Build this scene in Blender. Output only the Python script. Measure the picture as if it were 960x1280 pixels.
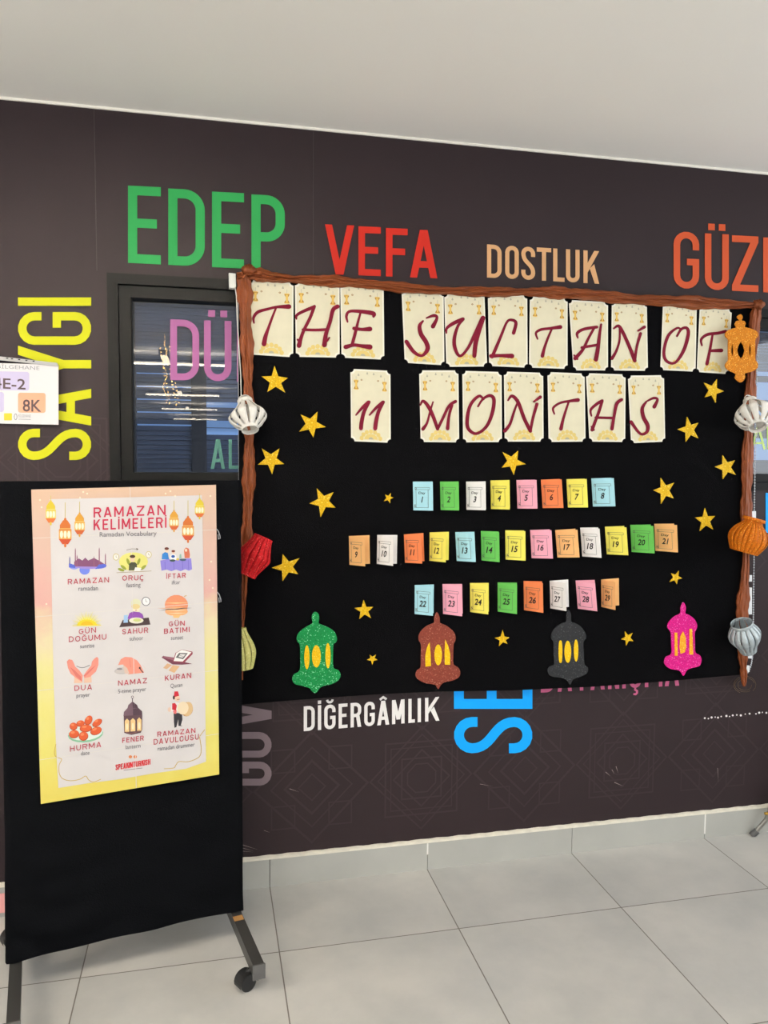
import bpy, bmesh, math, random
from mathutils import Vector, Matrix
from mathutils.geometry import tessellate_polygon
random.seed(7)
for o in list(bpy.data.objects): bpy.data.objects.remove(o)
scene = bpy.context.scene
COL = scene.collection
PI = math.pi

# ------------------------------------------------------------------ camera
FPX = 985.0
CF = Vector((0.2193, 0.9731, -0.0707)).normalized()
CYAW, CPIT, CROLL = 0.2216, -0.0708, 0.0074
CF = Vector((math.sin(CYAW)*math.cos(CPIT), math.cos(CYAW)*math.cos(CPIT), math.sin(CPIT)))
_R = Vector((math.cos(CYAW), -math.sin(CYAW), 0)); _U = _R.cross(CF)
CR = math.cos(CROLL)*_R + math.sin(CROLL)*_U
CU = -math.sin(CROLL)*_R + math.cos(CROLL)*_U
CC = Vector((0, -2.82, 1.582))
cam = bpy.data.cameras.new('camera'); cam.sensor_fit = 'VERTICAL'; cam.sensor_height = 36
cam.lens = FPX*36/1280; cam.clip_start = 0.02
camo = bpy.data.objects.new('camera', cam); COL.objects.link(camo)
m = Matrix((CR, CU, -CF)).transposed().to_4x4(); m.translation = CC; camo.matrix_world = m
scene.camera = camo

# ------------------------------------------------------------------ world, lights, exposure
w = bpy.data.worlds.new('sky'); scene.world = w; w.use_nodes = True
bg = w.node_tree.nodes['Background']; bg.inputs[0].default_value = (0.90, 0.95, 1.0, 1); bg.inputs[1].default_value = 4.6
scene.view_settings.view_transform = 'Standard'; scene.view_settings.look = 'None'
scene.view_settings.gamma = 1; scene.view_settings.use_curve_mapping = False
scene.view_settings.exposure = -0.12
LAMP_W = 11.0
CEIL_FILL_W = 130.0
LAMPS = [(-0.38, -1.75), (-2.6, -1.75), (-0.38, -6.3), (-2.6, -6.3), (-0.38, -11.0), (-0.36, -15.3), (-0.30, -20.4)]

def area(name, loc, sx, sy, power, col, rot=(0, 0, 0)):
    l = bpy.data.lights.new(name, 'AREA'); l.shape = 'RECTANGLE'; l.size = sx; l.size_y = sy
    l.energy = power; l.color = col
    o = bpy.data.objects.new(name, l); o.location = loc; o.rotation_euler = rot; COL.objects.link(o); return o
for i, (x, y) in enumerate(LAMPS):
    area('lamp_light', (x, y, 2.580), 1.2, 0.07, LAMP_W*(4.0 if i == 1 else .55 if i == 0 else 1), (1.0, 0.90, 0.76))
    area('ceiling_fill_light', (x, y, 2.668), 1.2, 0.05, CEIL_FILL_W, (1.0, 0.92, 0.80), (PI, 0, 0))  # upward fill added above each lamp to brighten the ceiling

area('blind_fill_light', (0.7, 1.0, 2.68), 1.6, .5, 26, (.78, .88, 1.0))  # added fill light with no fixture, brightens the blinds behind the glass
# ------------------------------------------------------------------ helpers
def lin(c): return tuple((v/255/12.92 if v/255 <= .04045 else ((v/255+.055)/1.055)**2.4) for v in c)
MATS = {}
def mat(name, col, rough=.6, spec=.3, metal=0.0, noise=0.0, nscale=20, emit=None, estr=1.0, bump=0.0, bscale=60):
    if name in MATS: return MATS[name]
    mt = bpy.data.materials.new(name); mt.use_nodes = True; nt = mt.node_tree; b = nt.nodes['Principled BSDF']
    c = lin(col)
    b.inputs['Base Color'].default_value = (*c, 1); b.inputs['Roughness'].default_value = rough
    b.inputs['Specular IOR Level'].default_value = spec; b.inputs['Metallic'].default_value = metal
    tc = nt.nodes.new('ShaderNodeTexCoord')
    if noise:
        n = nt.nodes.new('ShaderNodeTexNoise'); n.inputs['Scale'].default_value = nscale; n.inputs['Detail'].default_value = 5
        nt.links.new(tc.outputs['Object'], n.inputs['Vector'])
        r = nt.nodes.new('ShaderNodeValToRGB')
        r.color_ramp.elements[0].position = .3; r.color_ramp.elements[1].position = .7
        r.color_ramp.elements[0].color = (*[v*(1-noise) for v in c], 1)
        r.color_ramp.elements[1].color = (*[min(1, v*(1+noise)) for v in c], 1)
        nt.links.new(n.outputs['Fac'], r.inputs['Fac']); nt.links.new(r.outputs['Color'], b.inputs['Base Color'])
    if bump:
        n2 = nt.nodes.new('ShaderNodeTexNoise'); n2.inputs['Scale'].default_value = bscale; n2.inputs['Detail'].default_value = 4
        nt.links.new(tc.outputs['Object'], n2.inputs['Vector'])
        bp = nt.nodes.new('ShaderNodeBump'); bp.inputs['Strength'].default_value = bump; bp.inputs['Distance'].default_value = .01
        nt.links.new(n2.outputs['Fac'], bp.inputs['Height']); nt.links.new(bp.outputs['Normal'], b.inputs['Normal'])
    if emit:
        b.inputs['Emission Color'].default_value = (*lin(emit), 1); b.inputs['Emission Strength'].default_value = estr
    MATS[name] = mt; return mt

def glitter(name, col, spark=None, amount=.5):
    """foam sheet covered with glitter: tiny cells of differing brightness"""
    if name in MATS: return MATS[name]
    mt = mat(name, col, rough=.55, spec=.18); nt = mt.node_tree; b = nt.nodes['Principled BSDF']
    c = lin(col); s = lin(spark or tuple(min(255, v+90) for v in col))
    tc = nt.nodes.new('ShaderNodeTexCoord'); v = nt.nodes.new('ShaderNodeTexVoronoi'); v.inputs['Scale'].default_value = 380
    nt.links.new(tc.outputs['Object'], v.inputs['Vector'])
    sx = nt.nodes.new('ShaderNodeSeparateColor'); nt.links.new(v.outputs['Color'], sx.inputs[0])
    r = nt.nodes.new('ShaderNodeValToRGB'); e = r.color_ramp.elements
    e[0].position = 0; e[0].color = (*[x*(1-.45*amount) for x in c], 1)
    e[1].position = .93; e[1].color = (*[x*(1+.25*amount) for x in c], 1)
    k = e.new(.985); k.color = (*s, 1)
    nt.links.new(sx.outputs[0], r.inputs['Fac']); nt.links.new(r.outputs['Color'], b.inputs['Base Color'])
    return mt

ORG = {}
class MB:
    def __init__(s): s.v = []; s.f = []; s.mi = []
    def face(s, pts, mi=0):
        b = len(s.v); s.v += [Vector(p) for p in pts]; s.f.append(tuple(range(b, b+len(pts)))); s.mi.append(mi)
    def tris(s, pts, faces, mi=0):
        b = len(s.v); s.v += [Vector(p) for p in pts]
        for f in faces: s.f.append(tuple(b+i for i in f)); s.mi.append(mi)
    def box(s, a, b, mi=0, mtx=None):
        x0, y0, z0 = a; x1, y1, z1 = b
        P = [Vector(p) for p in ((x0,y0,z0),(x1,y0,z0),(x1,y1,z0),(x0,y1,z0),(x0,y0,z1),(x1,y0,z1),(x1,y1,z1),(x0,y1,z1))]
        if mtx: P = [mtx @ p for p in P]
        s.tris(P, [(0,3,2,1),(4,5,6,7),(0,1,5,4),(1,2,6,5),(2,3,7,6),(3,0,4,7)], mi)
    def grid(s, rows, mi=0, closed=False):
        n = len(rows[0]); pts = [p for r in rows for p in r]; F = []
        for i in range(len(rows)-1):
            for j in range(n if closed else n-1):
                k = (j+1) % n
                F.append((i*n+j, i*n+k, (i+1)*n+k, (i+1)*n+j))
        s.tris(pts, F, mi)
    def tube(s, pts, r, n=8, mi=0, cap=True, radii=None):
        pts = [Vector(p) for p in pts]; rows = []
        for i, p in enumerate(pts):
            d = (pts[min(i+1, len(pts)-1)]-pts[max(i-1, 0)]).normalized()
            a = d.orthogonal().normalized() if i == 0 else (a0 - d*a0.dot(d)).normalized()
            a0 = a; c = d.cross(a); rr = radii[i] if radii else r
            rows.append([p+rr*(math.cos(2*PI*k/n)*a+math.sin(2*PI*k/n)*c) for k in range(n)])
        s.grid(rows, mi, True)
        if cap:
            s.face(rows[0][::-1], mi); s.face(rows[-1], mi)
    def sphere(s, c, r, n=8, m_=5, mi=0):
        c = Vector(c); rows = []
        for i in range(m_+1):
            t = PI*i/m_
            rows.append([c+Vector((r*math.sin(t)*math.cos(2*PI*k/n), r*math.sin(t)*math.sin(2*PI*k/n), r*math.cos(t))) for k in range(n)])
        s.grid(rows, mi, True)
    def flat(s, loops, thick, mi=0, side=None):
        """loops of 3D points (outer first, then holes); thick = vector pointing to the back, or None"""
        loops = [[Vector(p) for p in l] for l in loops]
        T = tessellate_polygon(loops); pts = [p for l in loops for p in l]
        s.tris(pts, T, mi)
        if thick is not None:
            s.tris([p+thick for p in pts], [t[::-1] for t in T], mi)
            for l in loops:
                for i in range(len(l)):
                    a, b = l[i], l[(i+1) % len(l)]
                    s.face([a, b, b+thick, a+thick], mi if side is None else side)
    def build(s, name, mats, parent=None, origin=None, smooth=False, fix=False):
        if not isinstance(mats, (list, tuple)): mats = [mats]
        if parent is not None: org = ORG[parent.name]
        elif origin is not None: org = Vector(origin)
        else:
            lo = [min(p[i] for p in s.v) for i in range(3)]; hi = [max(p[i] for p in s.v) for i in range(3)]
            org = Vector(((lo[0]+hi[0])/2, (lo[1]+hi[1])/2, lo[2]))
        me = bpy.data.meshes.new(name); me.from_pydata([tuple(p-org) for p in s.v], [], s.f)
        for mt in mats: me.materials.append(mt)
        me.polygons.foreach_set('material_index', s.mi)
        if smooth: me.polygons.foreach_set('use_smooth', [True]*len(s.f))
        me.update()
        if fix:
            bm = bmesh.new(); bm.from_mesh(me); bmesh.ops.remove_doubles(bm, verts=bm.verts, dist=1e-6)
            bmesh.ops.recalc_face_normals(bm, faces=bm.faces); bm.to_mesh(me); bm.free()
        o = bpy.data.objects.new(name, me); COL.objects.link(o)
        if parent is not None: o.parent = parent
        else: o.location = org
        ORG[o.name] = org; return o
def empty(name, loc):
    o = bpy.data.objects.new(name, None); o.location = loc; o.empty_display_size = .05; COL.objects.link(o)
    ORG[o.name] = Vector(loc); return o
def tag(o, label, cat, group=None):
    o['label'] = label; o['category'] = cat
    if group: o['group'] = group
    return o
def struct(o, label=None):
    o['kind'] = 'structure'
    if label: o['label'] = label
    return o

# measured planes: a photo position is carried onto the plane it really lies on
def ray(x, y): return CF+CR*((x-480)/FPX)-CU*((y-640)/FPX)
class Plane:
    def __init__(s, p, n): s.p = Vector(p); s.n = Vector(n).normalized()   # n points to the room
    def __call__(s, x, y, off=0.0):
        d = ray(x, y); q = s.p+s.n*off
        return CC+d*((q-CC).dot(s.n)/d.dot(s.n))
WALL = Plane((0, 0, 0), (0, -1, 0))
def lerp(a, b, t): return a+(b-a)*t
def quad(q, u, v):
    (ax, ay), (bx, by), (cx, cy), (dx, dy) = q   # TL TR BR BL
    return (lerp(lerp(ax, bx, u), lerp(dx, cx, u), v), lerp(lerp(ay, by, u), lerp(dy, cy, u), v))
def catmull(P, n=6):
    out = []
    for i in range(len(P)-1):
        p0 = P[max(i-1, 0)]; p1 = P[i]; p2 = P[i+1]; p3 = P[min(i+2, len(P)-1)]
        for k in range(n):
            t = k/n
            out.append(tuple(.5*((2*b)+(-a+c)*t+(2*a-5*b+4*c-d)*t*t+(-a+3*b-3*c+d)*t**3) for a, b, c, d in zip(p0, p1, p2, p3)))
    out.append(tuple(P[-1])); return out

# ------------------------------------------------------------------ stroke lettering (condensed capitals)
def arc(cx, cy, rx, ry, a0, a1, n=9):
    return [(cx+rx*math.cos(math.radians(lerp(a0, a1, i/n))), cy+ry*math.sin(math.radians(lerp(a0, a1, i/n)))) for i in range(n+1)]
def thicken(pts, t, closed=False):
    n = len(pts); L = []; Rr = []
    for i in range(n):
        p = Vector(pts[i])
        a = Vector(pts[i-1]) if (i > 0 or closed) else None
        b = Vector(pts[(i+1) % n]) if (i < n-1 or closed) else None
        d1 = (p-a).normalized() if a is not None else None; d2 = (b-p).normalized() if b is not None else None
        if d1 is None: d1 = d2
        if d2 is None: d2 = d1
        n1 = Vector((-d1.y, d1.x)); n2 = Vector((-d2.y, d2.x)); mm = n1+n2
        if mm.length < 1e-6: mm = n1
        mm.normalize(); k = (t/2)/max(.4, mm.dot(n1))
        L.append(p+mm*k); Rr.append(p-mm*k)
    Q = []
    for i in range(n if closed else n-1):
        j = (i+1) % n; Q.append([L[i], L[j], Rr[j], Rr[i]])
    return Q
def glyph(ch, W, H, t):
    l = t/2; R = W-t/2; b = t/2; T = H-t/2; mid = H*.52; th = t*1.08
    S = []; P = []
    r = (W-t)/2; rr = min(r*1.15, W-t, (H-t)/2); ry = min(r, (H-t)/2); wide = W/H > .7
    base = {'İ':'I','Ü':'U','Ğ':'G','Â':'A','Ş':'S','Ç':'C','Ö':'O'}.get(ch, ch)
    stem = lambda x: P.append([(x-l, 0), (x+l, 0), (x+l, H), (x-l, H)])
    bar = lambda y, x0, x1: P.append([(x0, y-l), (x1, y-l), (x1, y+l), (x0, y+l)])
    if base in 'EFL':
        stem(l)
        if base in 'EL': bar(b, t, W)
        if base in 'EF': bar(T, t, W); bar(mid, t, W*.88)
    elif base == 'I': P.append([(W/2-l, 0), (W/2+l, 0), (W/2+l, H), (W/2-l, H)])
    elif base == 'T': bar(T, 0, W); P.append([(W/2-l, 0), (W/2+l, 0), (W/2+l, H-t), (W/2-l, H-t)])
    elif base == 'H': stem(l); stem(R); bar(mid, t, W-t)
    elif base == 'D': S.append(([(l, b), (l, T)]+arc(R-rr, T-rr, rr, rr, 90, 0)+arc(R-rr, b+rr, rr, rr, 0, -90), True))
    elif base == 'O': S.append((arc(W/2, T-ry, r, ry, 180, 0)+arc(W/2, b+ry, r, ry, 0, -180), True))
    elif base == 'U': S.append(([(l, H)]+arc(W/2, b+ry, r, ry, 180, 360)+[(R, H)], False))
    elif base == 'G': S.append((([] if wide else [(R, H*.68)])+arc(W/2, T-ry, r, ry, 38 if wide else 0, 180)+arc(W/2, b+ry, r, ry, 180, 345 if wide else 360)+[(R, H*.47), (W*.52, H*.47)], False))
    elif base == 'C': S.append((([] if wide else [(R, H*.66)])+arc(W/2, T-ry, r, ry, 42 if wide else 0, 180)+arc(W/2, b+ry, r, ry, 180, 318 if wide else 360)+([] if wide else [(R, H*.34)]), False))
    elif base == 'S':
        z = []; sy = min(r, (H-t)*.25)
        for i in range(1, 12):
            k = i/12; y0 = max(T-sy, H*.62) if not wide else T-sy; y1 = min(b+sy, H*.38) if not wide else b+sy
            B = [(l, y0), (l, H*.50), (R, H*.50), (R, y1)]
            z.append(tuple((1-k)**3*B[0][q]+3*(1-k)**2*k*B[1][q]+3*(1-k)*k*k*B[2][q]+k**3*B[3][q] for q in (0, 1)))
        S.append((([] if wide else [(R, min(H*.70, T-sy*.9))])+arc(W/2, T-sy, r, sy, 25 if wide else 0, 180)+z+arc(W/2, b+sy, r, sy, 0, -155 if wide else -180)+([] if wide else [(l, max(H*.30, b+sy*.9))]), False))
    elif base in 'PR':
        y0 = H*.44 if base == 'P' else H*.48; q = min(rr, (T-y0)/2)
        S.append(([(l, 0), (l, T)]+arc(R-q, T-q, q, q, 90, 0)+arc(R-q, y0+q, q, q, 0, -90)+[(t, y0)], False))
        if base == 'R': P.append([(W-th, 0), (W, 0), (W*.5+th, y0), (W*.5, y0)])
    elif base == 'B':
        y0 = H*.52; q = min(rr, (T-y0)/2)
        S.append(([(l, b), (l, T)]+arc(R-q-t*.1, T-q, q, q, 90, 0)+arc(R-q-t*.1, y0+q, q, q, 0, -90)+[(t, y0)], False))
        q = min(rr, (y0-b)/2)
        S.append(([(t, y0)]+arc(R-q, y0-q, q, q, 90, 0)+arc(R-q, b+q, q, q, 0, -90)+[(0, b)], False))
    elif base == 'A':
        P += [[(0, 0), (th, 0), (W/2+th*.45, H), (W/2-th*.55, H)], [(W-th, 0), (W, 0), (W/2+th*.55, H), (W/2-th*.45, H)]]
        bar(H*.28, W*.2, W*.8)
    elif base == 'V':
        P += [[(0, H), (th, H), (W/2+th*.45, 0), (W/2-th*.55, 0)], [(W-th, H), (W, H), (W/2+th*.55, 0), (W/2-th*.45, 0)]]
    elif base == 'Y':
        P += [[(0, H), (th, H), (W/2+l, H*.42), (W/2-l, H*.38)], [(W-th, H), (W, H), (W/2+l, H*.38), (W/2-l, H*.42)]]
        P.append([(W/2-l, 0), (W/2+l, 0), (W/2+l, H*.42), (W/2-l, H*.42)])
    elif base == 'N': stem(l); stem(R); P.append([(0, H), (th, H), (W, 0), (W-th, 0)])
    elif base == 'M':
        stem(l); stem(R); P += [[(0, H), (th, H), (W/2+th/2, H*.18), (W/2-th/2, H*.18)], [(W-th, H), (W, H), (W/2+th/2, H*.18), (W/2-th/2, H*.18)]]
    elif base == 'Z': bar(T, 0, W); bar(b, 0, W); P.append([(0, t*.9), (th*1.1, t*.9), (W, H-t*.9), (W-th*1.1, H-t*.9)])
    elif base == 'K':
        stem(l); y0 = H*.30; k = (H-y0)/(W-t)
        P.append([(t*.9, y0), (W, H), (W-th*1.1, H), (t*.9, y0+th*1.1*k)])
        xa = t+.22*(W-t); P.append([(W-th, 0), (W, 0), (xa+th*.9, y0+k*(xa-t)+th), (xa-th*.1, y0+k*(xa-t))])
    out = P
    for pts, cl in S: out += thicken(pts, t, cl)
    if ch == 'İ': out.append([(W/2-l, H*1.06), (W/2+l, H*1.06), (W/2+l, H*1.06+t), (W/2-l, H*1.06+t)])
    if ch in 'ÜÖ':
        for x in (W*.28, W*.72): out.append([(x-l, H*1.06), (x+l, H*1.06), (x+l, H*1.06+t), (x-l, H*1.06+t)])
    if ch == 'Ğ': out += thicken(arc(W/2, H*1.20, W*.24, H*.11, 180, 360, 8), t*.7)
    if ch == 'Â': out += thicken([(W*.22, H*1.05), (W/2, H*1.15), (W*.78, H*1.05)], t*.7)
    if ch in 'ŞÇ': out += thicken([(W*.5, 0), (W*.5, -H*.06), (W*.66, -H*.09), (W*.66, -H*.15), (W*.55, -H*.19), (W*.34, -H*.18)], t*.55)
    return out
REL = {'I':.2,'İ':.2,'M':1.25,'E':.85,'F':.8,'L':.8,'T':.9,'A':1.05,'V':1.05,'Y':1.0,'S':.9,'P':.9,'N':1.08,'O':1.12,'G':1.05,'Ğ':1.05,'D':1.05}
def word_px(mb, word, spans, base, top, t, P, off, mi=0):
    """horizontal word: spans = px extent per letter; base/top = ((x,y),(x,y)) lines"""
    f = lambda ln, x: ln[0][1]+(ln[1][1]-ln[0][1])*(x-ln[0][0])/(ln[1][0]-ln[0][0])
    for ch, (x0, x1) in zip(word, spans):
        W = x1-x0; H = f(base, (x0+x1)/2)-f(top, (x0+x1)/2)
        for k, poly in enumerate(glyph(ch, W, H, t)):
            mb.face([P(x0+p[0], f(base, x0+p[0])-p[1], off+.00003*k) for p in poly], mi)
def word_up(mb, word, spans, xb, xt, t, P, off, mi=0):
    """word turned a quarter left: letters stand on the vertical line x=xb, spans are y extents (low, high)"""
    for ch, (y0, y1) in zip(word, spans):
        for k, poly in enumerate(glyph(ch, y0-y1, xb-xt, t)):
            mb.face([P(xb-p[1], y0-p[0], off+.00003*k) for p in poly], mi)
def word_fit(mb, word, a, b, h, t, P, off, mi=0, gap=.18):
    ws = [REL.get(c, 1.0) for c in word]; tot = sum(ws)+gap*(len(word)-1); L = b[0]-a[0]; k = L/tot; x = a[0]; sp = []
    for q in ws: sp.append((x, x+q*k)); x += (q+gap)*k
    word_px(mb, word, sp, (a, b), ((a[0], a[1]-h), (b[0], b[1]-h)), t, P, off, mi)

# running text in the built-in typeface
TXT = {}
def text2d(s, bold=0.0):
    if (s, bold) in TXT: return TXT[(s, bold)]
    c = bpy.data.curves.new('t', 'FONT'); c.body = s; c.size = 1; c.offset = bold; c.resolution_u = 3
    o = bpy.data.objects.new('t', c); COL.objects.link(o)
    dg = bpy.context.evaluated_depsgraph_get(); me = bpy.data.meshes.new_from_object(o.evaluated_get(dg))
    vs = [(v.co.x, v.co.y) for v in me.vertices]; fs = [tuple(p.vertices) for p in me.polygons]
    bpy.data.objects.remove(o); bpy.data.curves.remove(c); bpy.data.meshes.remove(me)
    x0 = min(v[0] for v in vs); x1 = max(v[0] for v in vs)
    TXT[(s, bold)] = ([((v[0]-x0), v[1]) for v in vs], fs, x1-x0); return TXT[(s, bold)]
def text_px(mb, s, a, b, h, P, off, mi=0, bold=0.0, shear=0.0):
    vs, fs, L = text2d(s, bold); k = h/.72
    pts = []
    for x, y in vs:
        u = x/L; pts.append(P(lerp(a[0], b[0], u)+shear*y*k, lerp(a[1], b[1], u)-y*k, off))
    mb.tris(pts, fs, mi)

# ================================================================== SETTING
H_CEIL = 2.72
vinyl = mat('wall_vinyl', (45, 35, 38), rough=.5, spec=.2, noise=.06, nscale=3)
XL, XR, YB = -4.0, 4.0, -24.0
WX0, WX1, WZ0, WZ1 = -0.318, 2.75, 1.455, 2.183
mb = MB()
for yy, flip in ((0, 1), (.14, -1)):
    pass
mb.flat([[(XL, 0, 0), (XR, 0, 0), (XR, 0, H_CEIL), (XL, 0, H_CEIL)], [(WX0, 0, WZ0), (WX0, 0, WZ1), (WX1, 0, WZ1), (WX1, 0, WZ0)]], Vector((0, .14, 0)))
wall = struct(mb.build('wall_back', vinyl), 'dark brown vinyl-covered wall printed with coloured value words')
# printed geometric tracery, barely lighter than the vinyl
pat = MB(); RC = [0]
def ring_poly(cx, cz, r, k, rot, wd):
    P = [(cx+r*math.cos(rot+2*PI*i/k), cz+r*math.sin(rot+2*PI*i/k)) for i in range(k)]
    RC[0] = (RC[0]+1) % 37
    for q in thicken(P, wd, True): pat.face([(p[0], -.0004-.00003*RC[0], p[1]) for p in q])
for i in range(-3, 9):
    for j in range(0, 7):
        cx = -.05+.42*i; cz = .36+.40*j
        if not (-.75 < cx < 2.5): continue
        if cz > 1.7: continue
        if WX0-.05 < cx < WX1 and WZ0-.2 < cz < WZ1+.1: continue
        if (i+j) % 2 == 0:
            for r, wd in ((.20, .006), (.17, .004), (.11, .006)): ring_poly(cx, cz, r, 4, PI/4, wd); ring_poly(cx, cz, r, 4, 0, wd)
            ring_poly(cx, cz, .06, 8, PI/8, .005)
        else:
            for r, wd in ((.21, .008), (.15, .005), (.10, .008), (.05, .005)): ring_poly(cx, cz, r, 4, 0, wd)
            for a in (0, 1, 2, 3):
                ring_poly(cx+.15*math.cos(PI/4+a*PI/2), cz+.15*math.sin(PI/4+a*PI/2), .06, 4, PI/4, .005)
pat.build('printed_tracery', mat('tracery', (55, 44, 47), rough=.5, spec=.2), wall)
WO = .0022
def tone(c, k=.9): return tuple(v*(k if c[0] > 200 and c[1] < 120 else .93 if c[2] < 100 else 1.0) for v in c)
def printed(word, spans, base, top, t, col, label):
    q = MB(); word_px(q, word, spans, base, top, t, WALL, WO)
    o = q.build('printed_word', mat('print_%d_%d_%d' % col, tone(col), rough=.5, spec=.25), wall); o['label'] = label
def printed_up(word, spans, xb, xt, t, col, label):
    q = MB(); word_up(q, word, spans, xb, xt, t, WALL, WO)
    o = q.build('printed_word', mat('print_%d_%d_%d' % col, tone(col), rough=.5, spec=.25), wall); o['label'] = label
printed('EDEP', [(160, 201), (210.3, 256), (265, 305), (314.3, 356)], ((160, 328.5), (356, 338.5)), ((160, 231.5), (356, 245.5)), 11.5, (43, 168, 84), 'green word EDEP')
printed('VEFA', [(406.2, 442.7), (448, 476), (482.4, 509.6), (512.5, 546.8)], ((406, 342.5), (547, 348)), ((406, 280), (547, 288.5)), 8.2, (222, 44, 26), 'red word VEFA')
printed('DOSTLUK', [(608.8, 627), (631.5, 648.5), (651.6, 669), (671, 689), (691.5, 705.7), (707.5, 724.5), (729.3, 749)], ((608, 346.8), (749, 354.8)), ((608, 305.3), (749, 314)), 5.2, (214, 164, 116), 'sand-coloured word DOSTLUK')
printed('GÜZEL', [(842, 874), (881, 911), (915, 948), (954, 980), (986, 1010)], ((842, 360), (948, 365)), ((842, 288.5), (948, 296)), 8.2, (222, 90, 44), 'orange word GÜZEL cut by the picture edge')
printed('DİĞERGÂMLIK', [(379.7, 393.4), (396.8, 401.9), (405.3, 419.4), (423.3, 434.4), (438.2, 451.5), (455.3, 468.5), (471.5, 486.5), (490, 505.7), (510.4, 518.6), (522, 526.2), (531.3, 549.3)], ((379.7, 914), (549.3, 900.7)), ((379.7, 883), (549.3, 871)), 4.1, (236, 232, 230), 'white word DİĞERGÂMLIK')
printed('DAYANIŞMA', [(676, 692), (697, 715), (718, 736), (738, 756), (760, 774), (778, 782), (787, 801), (806, 828), (831, 849)], ((676, 865.8), (849, 857)), ((676, 822), (849, 815)), 4.4, (214, 104, 148), 'pink word DAYANIŞMA half hidden by the black board')
printed_up('SAYGI', [(575, 536), (532, 486), (478.5, 432), (431, 390), (384.5, 369.5)], 114, 22.5, 10.5, (226, 226, 22), 'yellow upright word SAYGI')
printed_up('GÜVEN', [(982, 952), (947, 915), (911, 876), (870, 845), (838, 806)], 339.5, 270, 8.6, (122, 106, 112), 'grey upright word GÜVEN')
printed_up('SEVGİ', [(941.5, 896.3), (886, 849), (842, 800), (794, 752), (744, 732)], 665.5, 567.5, 12.3, (0, 164, 255), 'blue upright word SEVGİ under the black board')
q = MB()
q.face([WALL(x, y, WO) for x, y in ((957, 616), (975, 618), (975, 666), (957, 666))])
o = q.build('printed_word', mat('print_0_164_255', tone((0, 164, 255))), wall); o['label'] = 'edge of a blue letter under the right end of the window'
q = MB()
for i, x in enumerate([881, 885.5, 889.5, 894, 897.5, 901.5, 908, 912, 916, 921, 926, 931.5, 937, 945, 949, 953, 958]):
    y = 898-(x-881)*.10+(.7 if i % 3 == 1 else -.3); r = (1.25, 1.0, 1.4, .85)[i % 4]
    q.face([WALL(x+r*math.cos(a*PI/4), y+r*math.sin(a*PI/4), WO) for a in range(8)])
o = q.build('dotted_line', mat('white_print', (235, 230, 228)), wall); o['label'] = 'white dotted line'
# scuffs on the vinyl
q = MB()
for x0, y0, x1, y1, wd in ((303, 1056, 322, 1062, .8), (303, 1060, 318, 1064, .6), (303, 1064, 317, 1065, .5), (757, 965, 763, 970, .8), (765, 962, 768, 968, .7), (770, 958, 773, 967, .8), (768, 978, 780, 983, .9), (362, 986, 374, 990, .7), (600, 980, 616, 983, .5), (897, 960, 898, 978, .5), (330, 1038, 338, 1041, .5)):
    d = Vector((x1-x0, y1-y0)).normalized(); nn = Vector((-d.y, d.x))*wd*.5
    q.face([WALL(x, y, WO) for x, y in ((x0+nn.x, y0+nn.y), (x1, y1), (x0-nn.x, y0-nn.y))])
q.build('scuff_mark', mat('scuff', (150, 138, 136)), wall)
# seams of the vinyl sheets
q = MB()
for x in (-.352, .372): q.box((x, -.0012, WZ1+.01), (x+.0022, 0, H_CEIL-.01))
q.build('vinyl_seam', mat('seam', (60, 52, 53), rough=.5), wall)

# floor with 60 cm tiles
def floor_mat():
    mt = mat('floor_tile', (196, 194, 189), rough=.38, spec=.45); nt = mt.node_tree; b = nt.nodes['Principled BSDF']; N = nt.nodes.new; L = nt.links.new
    ge = N('ShaderNodeNewGeometry'); sx = N('ShaderNodeSeparateXYZ'); L(ge.outputs['Position'], sx.inputs[0])
    def mth(op, a, bb):
        n = N('ShaderNodeMath'); n.operation = op
        for i, v in enumerate((a, bb)):
            if v is None: continue
            if isinstance(v, (int, float)): n.inputs[i].default_value = v
            else: L(v, n.inputs[i])
        return n.outputs[0]
    masks = []; cells = []
    for ax, off in (('X', .214), ('Y', -.397)):
        s = mth('DIVIDE', mth('SUBTRACT', sx.outputs[ax], off), .6)
        fr = mth('FRACT', s, None); cells.append(mth('FLOOR', s, None))
        d = mth('ABSOLUTE', mth('SUBTRACT', fr, .5), None)          # .5 on a joint
        masks.append(mth('GREATER_THAN', d, .5-.0032))
    joint = mth('MAXIMUM', masks[0], masks[1])
    cv = N('ShaderNodeCombineXYZ'); L(cells[0], cv.inputs[0]); L(cells[1], cv.inputs[1])
    wn = N('ShaderNodeTexWhiteNoise'); L(cv.outputs[0], wn.inputs['Vector'])
    no = N('ShaderNodeTexNoise'); no.inputs['Scale'].default_value = 2.6; no.inputs['Detail'].default_value = 7; no.inputs['Roughness'].default_value = .6
    va = N('ShaderNodeVectorMath'); va.operation = 'ADD'; sc = N('ShaderNodeVectorMath'); sc.operation = 'SCALE'; sc.inputs['Scale'].default_value = 9
    L(wn.outputs['Color'], sc.inputs[0]); L(ge.outputs['Position'], va.inputs[0]); L(sc.outputs[0], va.inputs[1]); L(va.outputs[0], no.inputs['Vector'])
    rp = N('ShaderNodeValToRGB'); e = rp.color_ramp.elements
    e[0].position = .3; e[0].color = (*lin((176, 176, 173)), 1); e[1].position = .7; e[1].color = (*lin((202, 199, 193)), 1)
    L(no.outputs['Fac'], rp.inputs['Fac'])
    mx = N('ShaderNodeMix'); mx.data_type = 'RGBA'; L(joint, mx.inputs['Factor']); L(rp.outputs['Color'], mx.inputs['A']); mx.inputs['B'].default_value = (*lin((112, 106, 98)), 1)
    L(mx.outputs['Result'], b.inputs['Base Color'])
    return mt
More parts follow.
